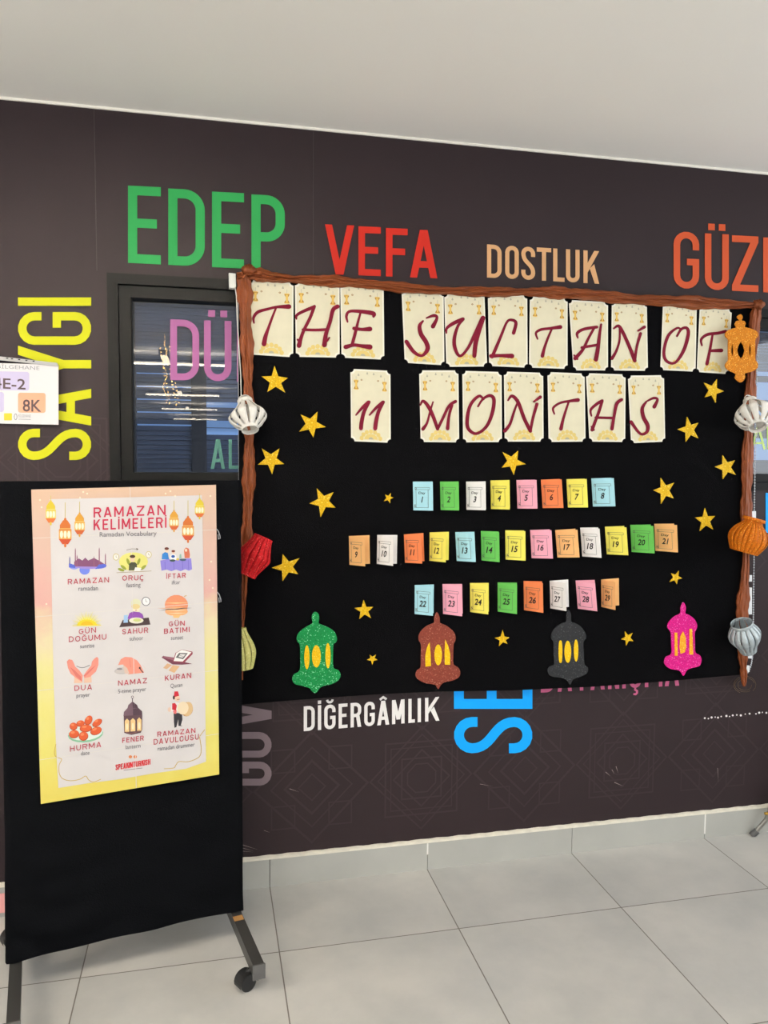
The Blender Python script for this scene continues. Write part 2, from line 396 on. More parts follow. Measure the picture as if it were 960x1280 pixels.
q = MB(); q.box((XL, YB, -.08), (XR, .14, 0)); struct(q.build('floor', floor_mat()), 'grey square floor tiles')
q = MB(); q.box((XL, YB, H_CEIL), (XR, .14, H_CEIL+.1)); struct(q.build('ceiling', mat('ceiling_paint', (244, 241, 236), rough=.9, spec=.1, noise=.015, nscale=1.2)), 'plain pale ceiling')
q = MB(); q.box((XL, -.006, H_CEIL-.008), (XR, 0, H_CEIL)); struct(q.build('trim_1', mat('cove_bead', (226, 222, 212), rough=.7)), 'thin white bead along the ceiling')
# side walls of the hall (behind and beside the viewer)
plaster = mat('plaster', (205, 198, 186), rough=.9, spec=.1)
q = MB(); q.box((XL-.1, YB, 0), (XL, .14, .9)); q.box((XL-.1, YB, 2.45), (XL, .14, H_CEIL)); q.box((XL-.1, -1.2, .9), (XL, .14, 2.45))
for k in range(6): q.box((XL-.1, YB+.2+k*3.9, .9), (XL, YB+.5+k*3.9, 2.45))
struct(q.build('wall_left', plaster))
q = MB(); q.box((XR, YB, 0), (XR+.1, .14, .9)); q.box((XR, YB, 2.45), (XR+.1, .14, H_CEIL))
for k in range(7): q.box((XR, YB+.2+k*3.9, .9), (XR+.1, YB+.5+k*3.9, 2.45))
struct(q.build('wall_right', plaster))
q = MB(); q.box((XL, YB-.1, 0), (XR, YB, H_CEIL)); struct(q.build('wall_front', mat('far_plaster', (150, 154, 164), rough=.9)))
# baseboard tiles with plaster edge
q = MB()
xs = [XL]+[.214+.6*k for k in range(-7, 7)]
xs = [x for x in xs if x < XR]+[XR]
for a, b in zip(xs[:-1], xs[1:]):
    if b-a > .01: q.box((a+.0012, -.010, 0), (b-.0012, 0, .105))
bb = struct(q.build('baseboard_back', mat('skirting_tile', (176, 176, 170), rough=.45, noise=.05, nscale=5)), 'grey tile skirting')
q = MB(); rows = []
n = 160
for i in range(n+1):
    x = lerp(-1.2, 2.33, i/n); z = .1165+.0012*math.sin(i*1.7)+.001*random.random()
    rows.append([(x, -.0095, .1045), (x, -.0115, .106), (x, -.011, z-.002), (x, -.003, z+.001), (x, 0, z+.001)])
q.grid(rows); o = q.build('plaster_edge', mat('plaster_line', (226, 220, 204), rough=.9, noise=.08, nscale=30), bb); o['label'] = 'rough cream plaster line'
q = MB()
for x in (.814, 2.014): q.box((x-.003, -.0106, .06 if x < 1 else .02), (x+.003, -.0098, .104))
q.build('white_grout', mat('grout_white', (232, 230, 224)), bb)

# ---- long interior window behind the board
dark = mat('black_frame', (10, 10, 9), rough=.5, spec=.16)
dark2 = mat('black_sash', (14, 14, 13), rough=.5, spec=.16)
q = MB(); yf = -.018
q.box((WX0, yf, WZ0), (WX0+.034, .10, WZ1)); q.box((WX1-.034, yf, WZ0), (WX1, .10, WZ1))
q.box((WX0+.034, yf, WZ1-.034), (WX1-.034, .10, WZ1)); q.box((WX0+.034, yf, WZ0), (WX1-.034, .10, WZ0+.03))
win = struct(q.build('window_1', dark), 'long black-framed interior window')
q = MB(); a, b, c, d = WX0+.036, WX1-.036, WZ0+.032, WZ1-.036
q.box((a, -.006, c), (a+.037, .07, d)); q.box((b-.037, -.006, c), (b, .07, d))
q.box((a+.037, -.006, d-.039), (b-.037, .07, d)); q.box((a+.037, -.006, c), (b-.037, .07, c+.033))
q.box((a+.030, .004, c+.026), (a+.040, .030, d-.030)); 
q.build('sash', dark2, win)
def glass_mat():
    mt = bpy.data.materials.new('window_glass'); mt.use_nodes = True; nt = mt.node_tree; nt.nodes.remove(nt.nodes['Principled BSDF'])
    out = nt.nodes['Material Output']; tr = nt.nodes.new('ShaderNodeBsdfTransparent'); tr.inputs[0].default_value = (.80, .86, .95, 1)
    gl = nt.nodes.new('ShaderNodeBsdfGlossy'); gl.inputs['Roughness'].default_value = .012
    fr = nt.nodes.new('ShaderNodeFresnel'); fr.inputs['IOR'].default_value = 1.85
    mx = nt.nodes.new('ShaderNodeMixShader'); nt.links.new(fr.outputs[0], mx.inputs[0]); nt.links.new(tr.outputs[0], mx.inputs[1]); nt.links.new(gl.outputs[0], mx.inputs[2])
    nt.links.new(mx.outputs[0], out.inputs[0]); return mt
GZ0, GZ1 = c+.033, d-.039
q = MB(); q.face([(a+.037, .03, GZ0), (b-.037, .03, GZ0), (b-.037, .03, GZ1), (a+.037, .03, GZ1)])
pane = q.build('pane', glass_mat(), win)
GO = -.028
def on_glass(word, spans, base, top, t, col, label):
    q = MB(); word_px(q, word, spans, base, top, t, WALL, GO)
    o = q.build('printed_word', mat('glass_%d_%d_%d' % col, tone(col), rough=.4), win); o['label'] = label
on_glass('DÜR', [(212.8, 249), (255, 289.3), (296, 330)], ((213, 475), (290, 477)), ((213, 399), (290, 401.5)), 8.5, (176, 104, 158), 'pink letters running behind the board')
on_glass('AL', [(263.4, 281.3), (285.8, 300)], ((263, 586), (300, 586)), ((263, 549), (300, 549.5)), 4.0, (88, 142, 128), 'green letters at the foot of the glass')
on_glass('AK', [(938, 957.5), (958.5, 975)], ((938, 562), (975, 562)), ((938, 533), (975, 533)), 3.0, (188, 214, 128), 'pale green letters at the right end of the glass')
# room behind the glass
rm = mat('back_room', (62, 68, 82), rough=.9)
YR = 1.9
q = MB(); x0, x1 = -1.4, 4.2
q.face([(x0, YR+.25, .6), (x1, YR+.25, .6), (x1, YR+.25, H_CEIL), (x0, YR+.25, H_CEIL)])
q.face([(x0, .141, .6), (x1, .141, .6), (x1, YR+.25, .6), (x0, YR+.25, .6)])
q.face([(x0, .141, H_CEIL), (x1, .141, H_CEIL), (x1, YR+.25, H_CEIL), (x0, YR+.25, H_CEIL)])
q.face([(x0, .141, .6), (x0, YR+.25, .6), (x0, YR+.25, H_CEIL), (x0, .141, H_CEIL)])
q.face([(x1, .141, .6), (x1, YR+.25, .6), (x1, YR+.25, H_CEIL), (x1, .141, H_CEIL)])
struct(q.build('wall_inner', rm), 'dim room seen through the glass')
FAR = Plane((0, YR, 0), (0, -1, 0))
day = mat('daylight_pane', (150, 190, 235), rough=.9, emit=(150, 190, 240), estr=.55)
blind_m = mat('blind_slat', (84, 96, 120), rough=.7, noise=.1, nscale=8)
def far_window(px0, px1, lights, top, bot, num):
    A = FAR(px0, top); B = FAR(px1, bot); xa, xb = A.x, B.x; zt, zb = A.z, B.z
    q = MB(); f = .045
    for bx in ((xa-f, zb-f, xa, zt+f), (xb, zb-f, xb+f, zt+f), (xa, zt, xb, zt+f), (xa, zb-f, xb, zb)):
        q.box((bx[0], YR-.02, bx[1]), (bx[2], YR+.06, bx[3]))
    wn = struct(q.build('window_%d' % num, mat('far_frame', (44, 48, 58))))
    q = MB(); q.face([(xa, YR+.07, zb), (xb, YR+.07, zb), (xb, YR+.07, zt), (xa, YR+.07, zt)]); q.build('pane', day, wn)
    gaps = sorted([(FAR((px0+px1)/2, y1).z, FAR((px0+px1)/2, y0).z) for y0, y1 in lights])
    q = MB(); z = zb
    for g0, g1 in gaps+[(zt, zt)]:
        n = max(1, round((g0-z)/.026)); hh = (g0-z)/n
        for k in range(n):
            q.box((xa, YR+.008, z+k*hh), (xb, YR+.016, z+(k+1)*hh-.0006)); q.box((xa, YR+.002, z+k*hh), (xb, YR+.008, z+k*hh+hh*.35))
        z = g1
    q.build('blind', blind_m, wn)
far_window(168, 240, [(466.2, 467.4), (482.5, 484), (498.5, 500), (514.5, 516), (530.2, 532)], 380, 590, 2)
far_window(257, 325, [(503, 509.5), (526, 534.5), (535.5, 543.5)], 380, 590, 3)
far_window(935, 990, [(392, 418), (426, 444), (450, 470), (478, 500), (508, 524), (548, 575)], 380, 590, 4)
# roller blind pulled part-way down just behind the glass
q = MB()
nsl = 13
for k in range(nsl):
    z1 = GZ1-.004-k*.0125
    q.box((a+.045, .055, z1-.0115), (b-.045, .058, z1)); q.box((a+.045, .052, z1-.0115), (b-.045, .055, z1-.008))
bl = tag(q.build('slatted_blind', mat('near_blind', (92, 104, 130), rough=.6)), 'grey-blue slatted blind behind the top of the window glass', 'blind')

# ================================================================== LAMPS OF THE HALL
alu = mat('lamp_aluminium', (190, 190, 188), rough=.4, metal=.6)
lit = mat('lamp_diffuser', (255, 244, 225), emit=(255, 240, 214), estr=14)
for i, (x, y) in enumerate(LAMPS):
    root = empty('linear_ceiling_lamp', (x, y, H_CEIL))
    q = MB(); q.box((x-.62, y-.045, 2.60), (x+.62, y+.045, 2.66)); q.box((x-.09, y+.045, 2.60), (x+.01, y+.72, 2.66)); q.build('housing', alu, root)
    q = MB(); q.box((x-.075, y+.06, 2.592), (x-.005, y+.70, 2.599)); q.build('diffuser', lit, root)
    q = MB(); q.box((x-.60, y-.035, 2.586), (x+.60, y+.035, 2.600)); q.build('diffuser', lit, root)
    for dx in (-.5, .5): q = MB(); q.tube([(x+dx, y, 2.66), (x+dx, y, H_CEIL)], .004); q.build('hanger', alu, root)
    tag(root, 'linear lamp hanging from the hall ceiling, one of the row mirrored in the window glass', 'lamp', 'linear lamps along the hall ceiling')
q = MB(); gx, gy = -.38, -5.0
for k in range(46):
    q.sphere((gx+.05*math.sin(k*2.1)+.002*k, gy+.04*math.cos(k*1.7), 2.62-k*.0125), .006, 6, 4)
q.tube([(gx, gy, H_CEIL), (gx, gy, 2.62)]+[(gx+.02*math.sin(k*.7), gy, 2.62-k*.025) for k in range(1, 23)], .0015, 5)
tag(q.build('fairy_light_string', mat('fairy_gold', (255, 214, 130), emit=(255, 205, 110), estr=30), origin=(gx, gy, H_CEIL)), 'string of gold fairy lights mirrored in the window glass', 'fairy lights')

# ================================================================== DISPLAY BOARD
BO = .034                     # cloth stands this far off the wall
cloth = mat('black_cloth', (9, 9, 11), rough=.95, spec=.04, bump=.15, bscale=300)
root = empty('display_board', WALL(620, 862, .02))
tag(root, 'large black cloth display board with brown draped edging and paper title cards', 'display board')
q = MB()
pts = [(298, 349), (620, 364), (947, 382), (940, 620), (931, 843), (840, 851), (740, 858.5), (640, 863), (546, 864.5), (470, 868), (397, 873), (340, 877.5), (299, 881)]
q.flat([[WALL(x, y, BO) for x, y in pts]], Vector((0, .006, 0)))
q.build('cloth', cloth, root)
q = MB(); q.flat([[WALL(x, y, BO-.007) for x, y in ((297, 347), (943, 381), (930, 841), (300, 870))]], Vector((0, .022, 0)))
o = q.build('backing_board', mat('white_board', (222, 222, 222), rough=.6), root); o['label'] = 'white edge of the backing board'
q = MB()
P = [WALL(x, y, .05) for x, y in ((286, 341), (294.5, 342), (295, 358), (292, 360), (286.5, 359.5))]
q.flat([P], Vector((0, .03, 0))); q.tube([WALL(293, 355, .048), WALL(295.5, 370, .045), WALL(296.5, 400, .043), WALL(301, 470, .04), WALL(302, 520, .04)], .0018, 6)
o = q.build('corner_bracket', mat('white_plastic', (226, 226, 218), rough=.45), root); o['label'] = 'white plastic corner bracket'
for x0, y0, x1, y1 in ((935, 719, 940, 727), (935.5, 734.5, 940, 768), (940, 639, 945, 650), (933.5, 818, 940, 823), (931, 832, 937, 840)):
    q = MB(); q.flat([[WALL(x, y, .03) for x, y in ((x0, y0), (x1, y0), (x1, y1), (x0, y1))]], Vector((0, .004, 0)))
    o = q.build('white_tape', mat('white_tape', (232, 236, 240), rough=.5), root); o['label'] = 'white tape at the right edge'
# gathered brown edging
drape = mat('brown_drape', (132, 66, 28), rough=.5, spec=.35, noise=.14, nscale=14)
def edging(path, widths, name, seed, twist=1.0, off=.041, bulge=.020, amp=1.0):
    rnd = random.Random(seed); C3 = catmull([(x, y, w_) for (x, y), w_ in zip(path, widths)], 22); rows = []; m_ = 22
    ph = [rnd.uniform(0, 6.28) for _ in range(5)]
    for i, (x, y, w_) in enumerate(C3):
        a = C3[max(i-1, 0)]; b = C3[min(i+1, len(C3)-1)]; d = Vector((b[0]-a[0], b[1]-a[1])).normalized(); nn = Vector((-d.y, d.x)); row = []
        s = i/22
        for k in range(m_+1):
            u = k/m_*2-1
            hgt = bulge*(1-u*u)**.5*(.8+.2*math.sin(s*1.3+ph[0]))
            hgt += amp*.0075*(1-abs(u)**3)*math.sin(6*u+2.9*twist*s+ph[1]+1.2*math.sin(1.7*s))+amp*.0045*(1-u*u)*math.sin(13*u-2.3*twist*s+ph[2])+amp*.003*math.sin(11*s+5*u+ph[3])*(1-u*u)
            e = 1+.14*math.sin(3.1*s+ph[4])+.08*math.sin(7.3*s+ph[2])+.05*math.sin(17*s+u)
            row.append(WALL(x+nn.x*u*w_*.5*e, y+nn.y*u*w_*.5*e, off+max(0, hgt)))
        rows.append(row)
    q = MB(); q.grid(rows); back = [[WALL_back(p, off) for p in (r[0], r[-1])] for r in rows]
    q.grid(back); o = q.build(name, drape, root, smooth=True); return o
def WALL_back(p, off): return Vector((p.x, -off+.0025, p.z))
edging([(297, 346), (318, 343), (345, 347), (385, 350), (425, 352), (470, 356), (520, 361), (570, 364), (625, 365), (665, 365), (700, 366), (740, 369), (790, 374), (850, 377), (900, 380), (951, 382)], [10, 16, 12, 12, 14, 12, 12, 11, 12, 11, 15, 15, 12, 17, 12, 10], 'top_edging', 1)
edging([(304, 340), (306, 370), (307, 400), (309, 440), (310, 480), (311, 520), (311.5, 560), (311, 600), (309.5, 640), (307.5, 680), (306, 720), (303.5, 760), (302, 800), (301, 850)], [17, 18, 16, 15, 13, 13, 14, 15, 13, 14, 9, 6, 5, 5], 'side_edging', 2, .6, amp=.55)
edging([(948, 376), (944, 400), (941, 440), (939, 480), (937, 520), (935, 560), (934, 600), (933, 640), (933, 690), (930.5, 735), (928, 765), (928.5, 800), (929, 825), (930, 845), (930.3, 858)], [12, 13, 12, 12, 12, 13, 14, 14, 10, 12, 16, 13, 11, 8, 3], 'side_edging', 3, .6, amp=.45)
for cx, cy, sd in ((311, 338, 4), (948, 381, 5)):
    q = MB(); rnd = random.Random(sd); c = WALL(cx, cy, .058); rows = []
    for i in range(9):
        t_ = PI*i/8
        rows.append([c+Vector((.019*math.sin(t_)*math.cos(2*PI*k/16), .015*math.sin(t_)*math.sin(2*PI*k/16), .015*math.cos(t_)))*(1+.35*math.sin(k*2.4+i*1.3+sd)+.25*rnd.random()) for k in range(16)])
    q.grid(rows, 0, True); o = q.build('gathered_knot', drape, root, smooth=True)

# ---- title cards
paper_edge = mat('card_edge', (234, 230, 214), rough=.8, spec=.2); paper = mat('card_paper', (222, 215, 187), rough=.8, spec=.2, noise=.035, nscale=25)
gold = mat('card_gold', (172, 124, 42), rough=.6); goldl = mat('card_gold_light', (226, 188, 96), rough=.6); rosette = mat('card_rosette', (222, 198, 120), rough=.7); greyp = mat('card_grey', (176, 172, 150), rough=.7)
ink = mat('burgundy_ink', (118, 20, 44), rough=.7, spec=.15)
CO = BO+.0035
def card(kind_label, q4, strokes, org, sc):
    Q = lambda u, v, off=CO: WALL(*quad(q4, u, v), off)
    mb = MB(); ru = .085; rv = .048; out = []
    for cu, cv, a0 in ((0, 0, 90), (1, 0, 180), (1, 1, 270), (0, 1, 0)):
        seq = [(cu+ru*math.cos(math.radians(a0+s_)), cv+rv*math.sin(math.radians(a0+s_))) for s_ in ()]
        if (cu, cv) == (0, 0): an = [90-15*i for i in range(7)]
        elif (cu, cv) == (1, 0): an = [180-15*i for i in range(7)]
        elif (cu, cv) == (1, 1): an = [270-15*i for i in range(7)]
        else: an = [0-15*i for i in range(7)]
        out += [(cu+ru*math.cos(math.radians(t_)), cv+rv*math.sin(math.radians(t_))) for t_ in an]
    mb.flat([[Q(u, v) for u, v in out]], Vector((0, .0016, 0)), 0)
    mb.flat([[Q(.5+(u-.5)*.93, .5+(v-.5)*.955, CO+.0003) for u, v in out]], None, 1)
    o2 = CO+.0006
    def E(cu, cv, a_, b_, mi, off=o2, n=12, a0=0, a1=360): mb.face([Q(cu+a_*math.cos(math.radians(lerp(a0, a1, k/n))), cv+b_*math.sin(math.radians(lerp(a0, a1, k/n))), off) for k in range(n+1 if a1-a0 < 360 else n)], mi)
    # rosette at the foot
    for k in range(7):
        t_ = math.radians(180+12+26*k); cu, cv = .5+.24*math.cos(t_), .975+.12*math.sin(t_)
        if cv < .97: E(cu, cv, .052, .032, 4)
    E(.5, .965, .17, .075, 4, o2+.0001, 14, 180, 360); E(.5, .965, .06, .03, 5, o2+.0002, 10, 180, 360)
    # two little gold lanterns and hanging charms
    for cu, cv in ((.14, .215), (.85, .225)):
        for sgn in (-1, 1):
            mb.face([Q(cu+u, cv+v, o2) for u, v in ((-.062, sgn*.055), (.062, sgn*.055), (.03, sgn*.022), (-.03, sgn*.022))], 2)
            mb.face([Q(cu+u, cv+v, o2+.0001) for u, v in ((-.045, sgn*.068), (.045, sgn*.068), (.062, sgn*.055), (-.062, sgn*.055))], 3)
        mb.face([Q(cu+u, cv+v, o2+.0002) for u, v in ((-.028, -.05), (.028, -.05), (.022, .05), (-.022, .05))], 3)
        mb.face([Q(cu+u, cv+v, o2) for u, v in ((-.004, -.12), (.004, -.12), (.004, -.06), (-.004, -.06))], 5)
    for cu, cv, r_ in ((.275, .145, .026), (.69, .15, .026)): E(cu, cv, r_, r_*.5, 2, o2, 8); E(cu, cv, r_*.6, r_*.3, 5, o2+.0001, 8)
    for cu, cv in ((.2, .075), (.76, .08), (.42, .05), (.58, .055)):
        mb.face([Q(cu+u, cv+v, o2) for u, v in ((0, -.022), (.026, .012), (0, .02), (-.026, .012))], 5)
    lo = Q(.5, 1); th = empty('title_card', (lo.x, -CO+.001, lo.z))
    mb.build('sheet', [paper_edge, paper, gold, goldl, rosette, greyp], th)
    lm = MB(); off = CO+.0012
    for si, st in enumerate(strokes):
        pts = [((org[0]+x/sc), (org[1]+y/sc), w_/sc) for x, y, w_ in st]
        C3 = catmull(pts, 7); L = []; R_ = []
        for i, (x, y, w_) in enumerate(C3):
            a_ = C3[max(i-1, 0)]; b_ = C3[min(i+1, len(C3)-1)]; d = Vector((b_[0]-a_[0], b_[1]-a_[1]))
            d = d.normalized() if d.length > 1e-6 else Vector((1, 0)); nn = Vector((-d.y, d.x))*max(w_, .8)*.5*1.02
            zo = off+.0004*si+.000008*i; L.append(WALL(x+nn.x, y+nn.y, zo)); R_.append(WALL(x-nn.x, y-nn.y, zo))
        lm.grid([L, R_])
        for ei, (x, y, w_) in enumerate((C3[0], C3[-1])): lm.face([WALL(x+w_*.5*math.cos(k*PI/5), y+w_*.5*math.sin(k*PI/5), off+.0004*si+.0003+.00005*ei) for k in range(10)])
    lm.build('letter', ink, th)
    tag(th, kind_label, 'card', 'title cards on the black board')
c5, c6, c7 = ((280, 330), 4.0), ((490, 350), 4.0), ((700, 360), 3.692)
LET = [
 ('cream card with burgundy letter T, first card of the top row', [(311.5, 350), (367, 352.5), (366.5, 446.5), (312, 443)], c5,
  [[(150,295,8),(148,268,14),(170,240,16),(220,225,14),(265,215,14),(325,213,24)], [(262,215,10),(240,270,12),(222,320,14),(208,360,20),(200,400,24)]]),
 ('cream card with burgundy letter H right of the first T card in the top row', [(368.5, 352), (424.5, 354.5), (424.5, 447), (370, 446)], c5,
  [[(362,275,8),(365,255,14),(400,235,16),(450,215,18)], [(452,212,16),(430,270,16),(400,330,16),(385,370,18),(375,408,24)], [(368,378,10),(382,392,16)], [(395,328,14),(450,330,14),(510,328,14)], [(568,212,20),(545,230,20),(530,290,18),(510,350,20),(502,405,24)], [(527,368,8),(515,385,10)]]),
 ('cream card with burgundy letter E, third card of the top row', [(425.3, 354.5), (479.5, 357), (480.5, 449.5), (427, 447)], c5,
  [[(618,290,8),(612,260,14),(628,237,14),(680,237,18),(745,247,22),(748,262,14)], [(685,235,10),(670,290,12),(655,350,16),(640,405,16)], [(650,322,18),(690,327,16),(730,325,24)], [(608,415,22),(650,405,16),(690,410,18),(730,415,26)]]),
 ('cream card with burgundy letter S, fourth card of the top row after a gap', [(502, 363), (554.5, 366), (555.5, 456.5), (506, 453.5)], c6,
  [[(172,190,8),(210,178,16),(225,190,14),(205,232,22)], [(155,205,10),(138,230,18),(145,270,22),(170,310,22),(178,345,22),(150,378,14),(110,360,18),(72,308,20)]]),
 ('cream card with burgundy letter U', [(555.3, 367), (605.5, 366.5), (609, 458), (558, 458.5)], c6,
  [[(272,265,8),(275,240,14),(310,215,18),(355,195,18)], [(355,198,14),(330,230,14),(312,290,18),(315,340,18),(340,380,14),(380,340,14),(420,260,18),(455,190,24)], [(455,195,20),(432,260,24),(418,320,22),(412,380,20)]]),
 ('cream card with burgundy letter L', [(610, 368.5), (659, 369), (659.5, 459.5), (611.5, 457.5)], c6,
  [[(608,265,18),(620,215,16),(600,200,14),(575,210,12),(545,280,14),(520,340,16),(500,385,16)], [(495,380,20),(540,378,16),(600,380,24)]]),
 ('cream card with burgundy letter T between the L and A cards', [(662.5, 370.5), (709.5, 373), (709.5, 461), (661.5, 459.5)], c6,
  [[(728,295,8),(720,265,12),(745,248,14),(790,242,14),(842,235,20)], [(800,243,10),(780,290,12),(762,340,14),(752,380,18)]]),
 ('cream card with burgundy letter A', [(711, 375), (760, 377.5), (760, 463), (717, 463)], c7,
  [[(82,230,8),(80,208,14),(110,190,14),(170,180,14)], [(160,180,12),(130,235,12),(105,285,14),(70,325,18)], [(65,310,8),(80,328,10)], [(190,168,10),(182,220,14),(175,280,18),(166,330,20)], [(100,275,12),(175,262,12)]]),
 ('cream card with burgundy letter N in the top row', [(765, 377.5), (808.5, 379.5), (810, 463.5), (764, 463)], c7,
  [[(248,187,8),(270,175,14),(290,205,16),(320,270,16),(345,335,18)], [(275,180,8),(275,240,10),(260,290,12),(240,325,16)], [(345,335,14),(355,270,12),(372,210,14)], [(360,198,8),(390,180,14)]]),
 ('cream card with burgundy letter O, next to last card of the top row', [(829, 379), (871, 383), (869.5, 464.5), (825.5, 462.5)], c7,
  [[(540,222,10),(560,190,12),(585,185,14),(592,215,16),(570,290,16),(530,345,12),(490,335,14),(480,290,14),(500,220,14),(540,185,10),(560,192,8)]]),
 ('cream card with burgundy letter F tucked behind the orange lantern', [(875, 383), (915, 387), (910, 467.5), (871, 465)], c7,
  [[(655,265,8),(652,237,12),(680,215,14),(730,208,14),(765,200,14)], [(705,210,10),(695,270,12),(685,320,14),(678,350,16)], [(690,290,12),(745,288,18)]]),
 ('cream card with the burgundy number 11, first card of the second row', [(438, 461), (488, 463.5), (488.5, 553.5), (439, 551.5)], c5,
  [[(660,755,8),(690,720,14),(722,690,16)], [(725,690,16),(700,740,18),(688,790,20),(685,822,20)], [(728,755,8),(760,720,14),(795,690,16)], [(797,690,16),(772,740,18),(760,790,20),(756,822,20)]]),
 ('cream card with burgundy letter M', [(524, 463), (573, 463), (574, 553), (526, 552.5)], c6,
  [[(142,625,8),(155,605,14),(180,630,18),(205,680,18),(228,745,16)], [(205,610,8),(190,660,10),(175,715,12),(155,745,18)], [(228,745,14),(255,690,14),(285,630,14),(318,607,16)], [(300,625,14),(285,680,14),(278,743,18)]]),
 ('cream card with burgundy letter O in the second row', [(578, 463.5), (627, 465), (627.5, 552.5), (579, 553)], c6,
  [[(430,632,10),(455,595,12),(490,578,16),(510,600,18),(500,670,18),(470,735,16),(420,768,14),(380,740,18),(378,680,18),(395,620,16),(435,580,14),(458,597,10)]]),
 ('cream card with burgundy letter N in the second row', [(630, 464.5), (679, 466), (679.5, 552), (631, 552)], c6,
  [[(580,602,8),(600,580,16),(630,610,18),(660,690,18),(692,755,18)], [(632,600,8),(610,660,12),(590,720,14),(564,755,18)], [(692,755,14),(705,690,14),(725,620,16)], [(710,608,10),(742,585,16)]]),
 ('cream card with burgundy letter T in the second row', [(684.5, 465), (730.8, 467), (732, 552), (686, 552.5)], c6,
  [[(812,670,8),(806,640,12),(840,615,12),(890,605,14),(930,600,20)], [(885,605,10),(870,650,12),(855,700,14),(845,745,18)]]),
 ('cream card with burgundy letter H in the second row', [(732.5, 466.5), (782, 468), (781.5, 552.5), (737, 552)], c7,
  [[(145,590,8),(142,562,12),(170,535,14),(195,520,14)], [(195,520,14),(180,570,14),(165,610,14),(148,655,16)], [(145,640,8),(156,655,10)], [(165,598,12),(245,600,12)], [(285,515,14),(262,535,16),(250,590,14),(240,650,16)]]),
 ('cream card with burgundy letter S, last card of the second row', [(785, 469.5), (830, 469), (831.5, 552), (789, 554)], c7,
  [[(402,522,8),(432,508,12),(450,515,12),(435,548,18)], [(398,525,10),(380,555,16),(385,595,18),(405,635,18),(400,665,14),(370,672,12),(328,618,16)]]),
]
for lb, q4, (org, sc), st in LET: card(lb, q4, st, org, sc)

# ---- day booklets
pcol = {'blue': (170, 220, 232), 'green': (106, 194, 92), 'white': (240, 238, 236), 'yellow': (244, 232, 104), 'pink': (246, 172, 192), 'orange': (240, 134, 84), 'tan': (244, 186, 122)}
pm = {k: mat('booklet_'+k, v, rough=.85, spec=.15) for k, v in pcol.items()}
bink = mat('black_print', (32, 30, 30), rough=.8); lineink = mat('line_print', (86, 84, 80), rough=.8)
DAYS = [
 (1,'blue',(516,602),(540.5,601.5),(541,637.5),(516.5,637.5),12),(2,'green',(550,602),(574,601.3),(574,637),(551.5,637),12),(3,'white',(582.5,602),(607,601.5),(607.5,636.5),(583,637),20),(4,'yellow',(613,600.5),(637,600.3),(637.5,635.5),(614,636.5),16),
 (5,'pink',(645.5,600),(669,599.4),(670,635),(647,635.5),10),(6,'orange',(676,599.5),(700,598),(702,634),(678.5,634.5),10),(7,'yellow',(708,599),(731,598),(732.5,633.5),(710,634),12),(8,'blue',(739,598),(764,597),(766,632),(741,633),10),
 (9,'tan',(436,670),(461.7,669),(462.4,704.6),(436.7,706),40),(10,'white',(471.5,668.6),(496.8,669),(496,704.6),(471,705),36),(11,'orange',(504.8,668),(529,666.4),(530.5,701.4),(506,703.5),28),(12,'yellow',(537,665.4),(561.6,665),(560.7,700),(537.3,701.2),34),
 (13,'blue',(569,665),(592.3,664),(594.6,700.5),(570.3,700.5),14),(14,'green',(601,663.6),(623.5,663),(624,701),(602,699),18),(15,'yellow',(631.5,662.8),(655,662),(655.3,699.4),(632,698.4),10),(16,'pink',(662.5,662.5),(687,660),(689,696.6),(664.3,696),10),
 (17,'tan',(693.9,662.5),(719,660),(721.8,695),(696.6,696),12),(18,'white',(725.2,659.5),(747.7,657.4),(750,695),(727.8,693.6),14),(19,'yellow',(756,658.3),(780.2,656.5),(782.5,691.6),(758.5,692),12),(20,'green',(787.8,656),(813,655),(814.8,689.3),(789.2,689.3),10),
 (21,'tan',(817.8,654.7),(842.3,653.7),(843.7,688),(819,687.7),12),
 (22,'blue',(518.4,731.2),(542.5,730.6),(542,766.5),(518.4,767.5),22),(23,'pink',(553,730),(577.8,728.7),(578.4,767),(554,766),14),(24,'yellow',(587.5,728.7),(611.5,728),(611,764.5),(588.4,764.4),22),(25,'green',(622,728),(646.5,727),(646,764.3),(622.5,763),14),
 (26,'orange',(654.4,726),(677.5,726),(678,763),(655,762),16),(27,'white',(687,726),(710.3,725),(711,758.5),(688,761),36),(28,'pink',(719.4,725.6),(743,723),(746,759.8),(722,759),14),(29,'tan',(751.3,724.4),(773.8,722),(773.8,756.6),(752,758),46)]
OPEN = {9: 52, 10: 51, 11: 46, 12: 52, 13: 36, 14: 36, 22: 38, 23: 40, 24: 44, 25: 42, 27: 64, 28: 52, 29: 75, 2: 36, 3: 42, 4: 45, 26: 40, 19: 42, 20: 44, 21: 46, 18: 44}
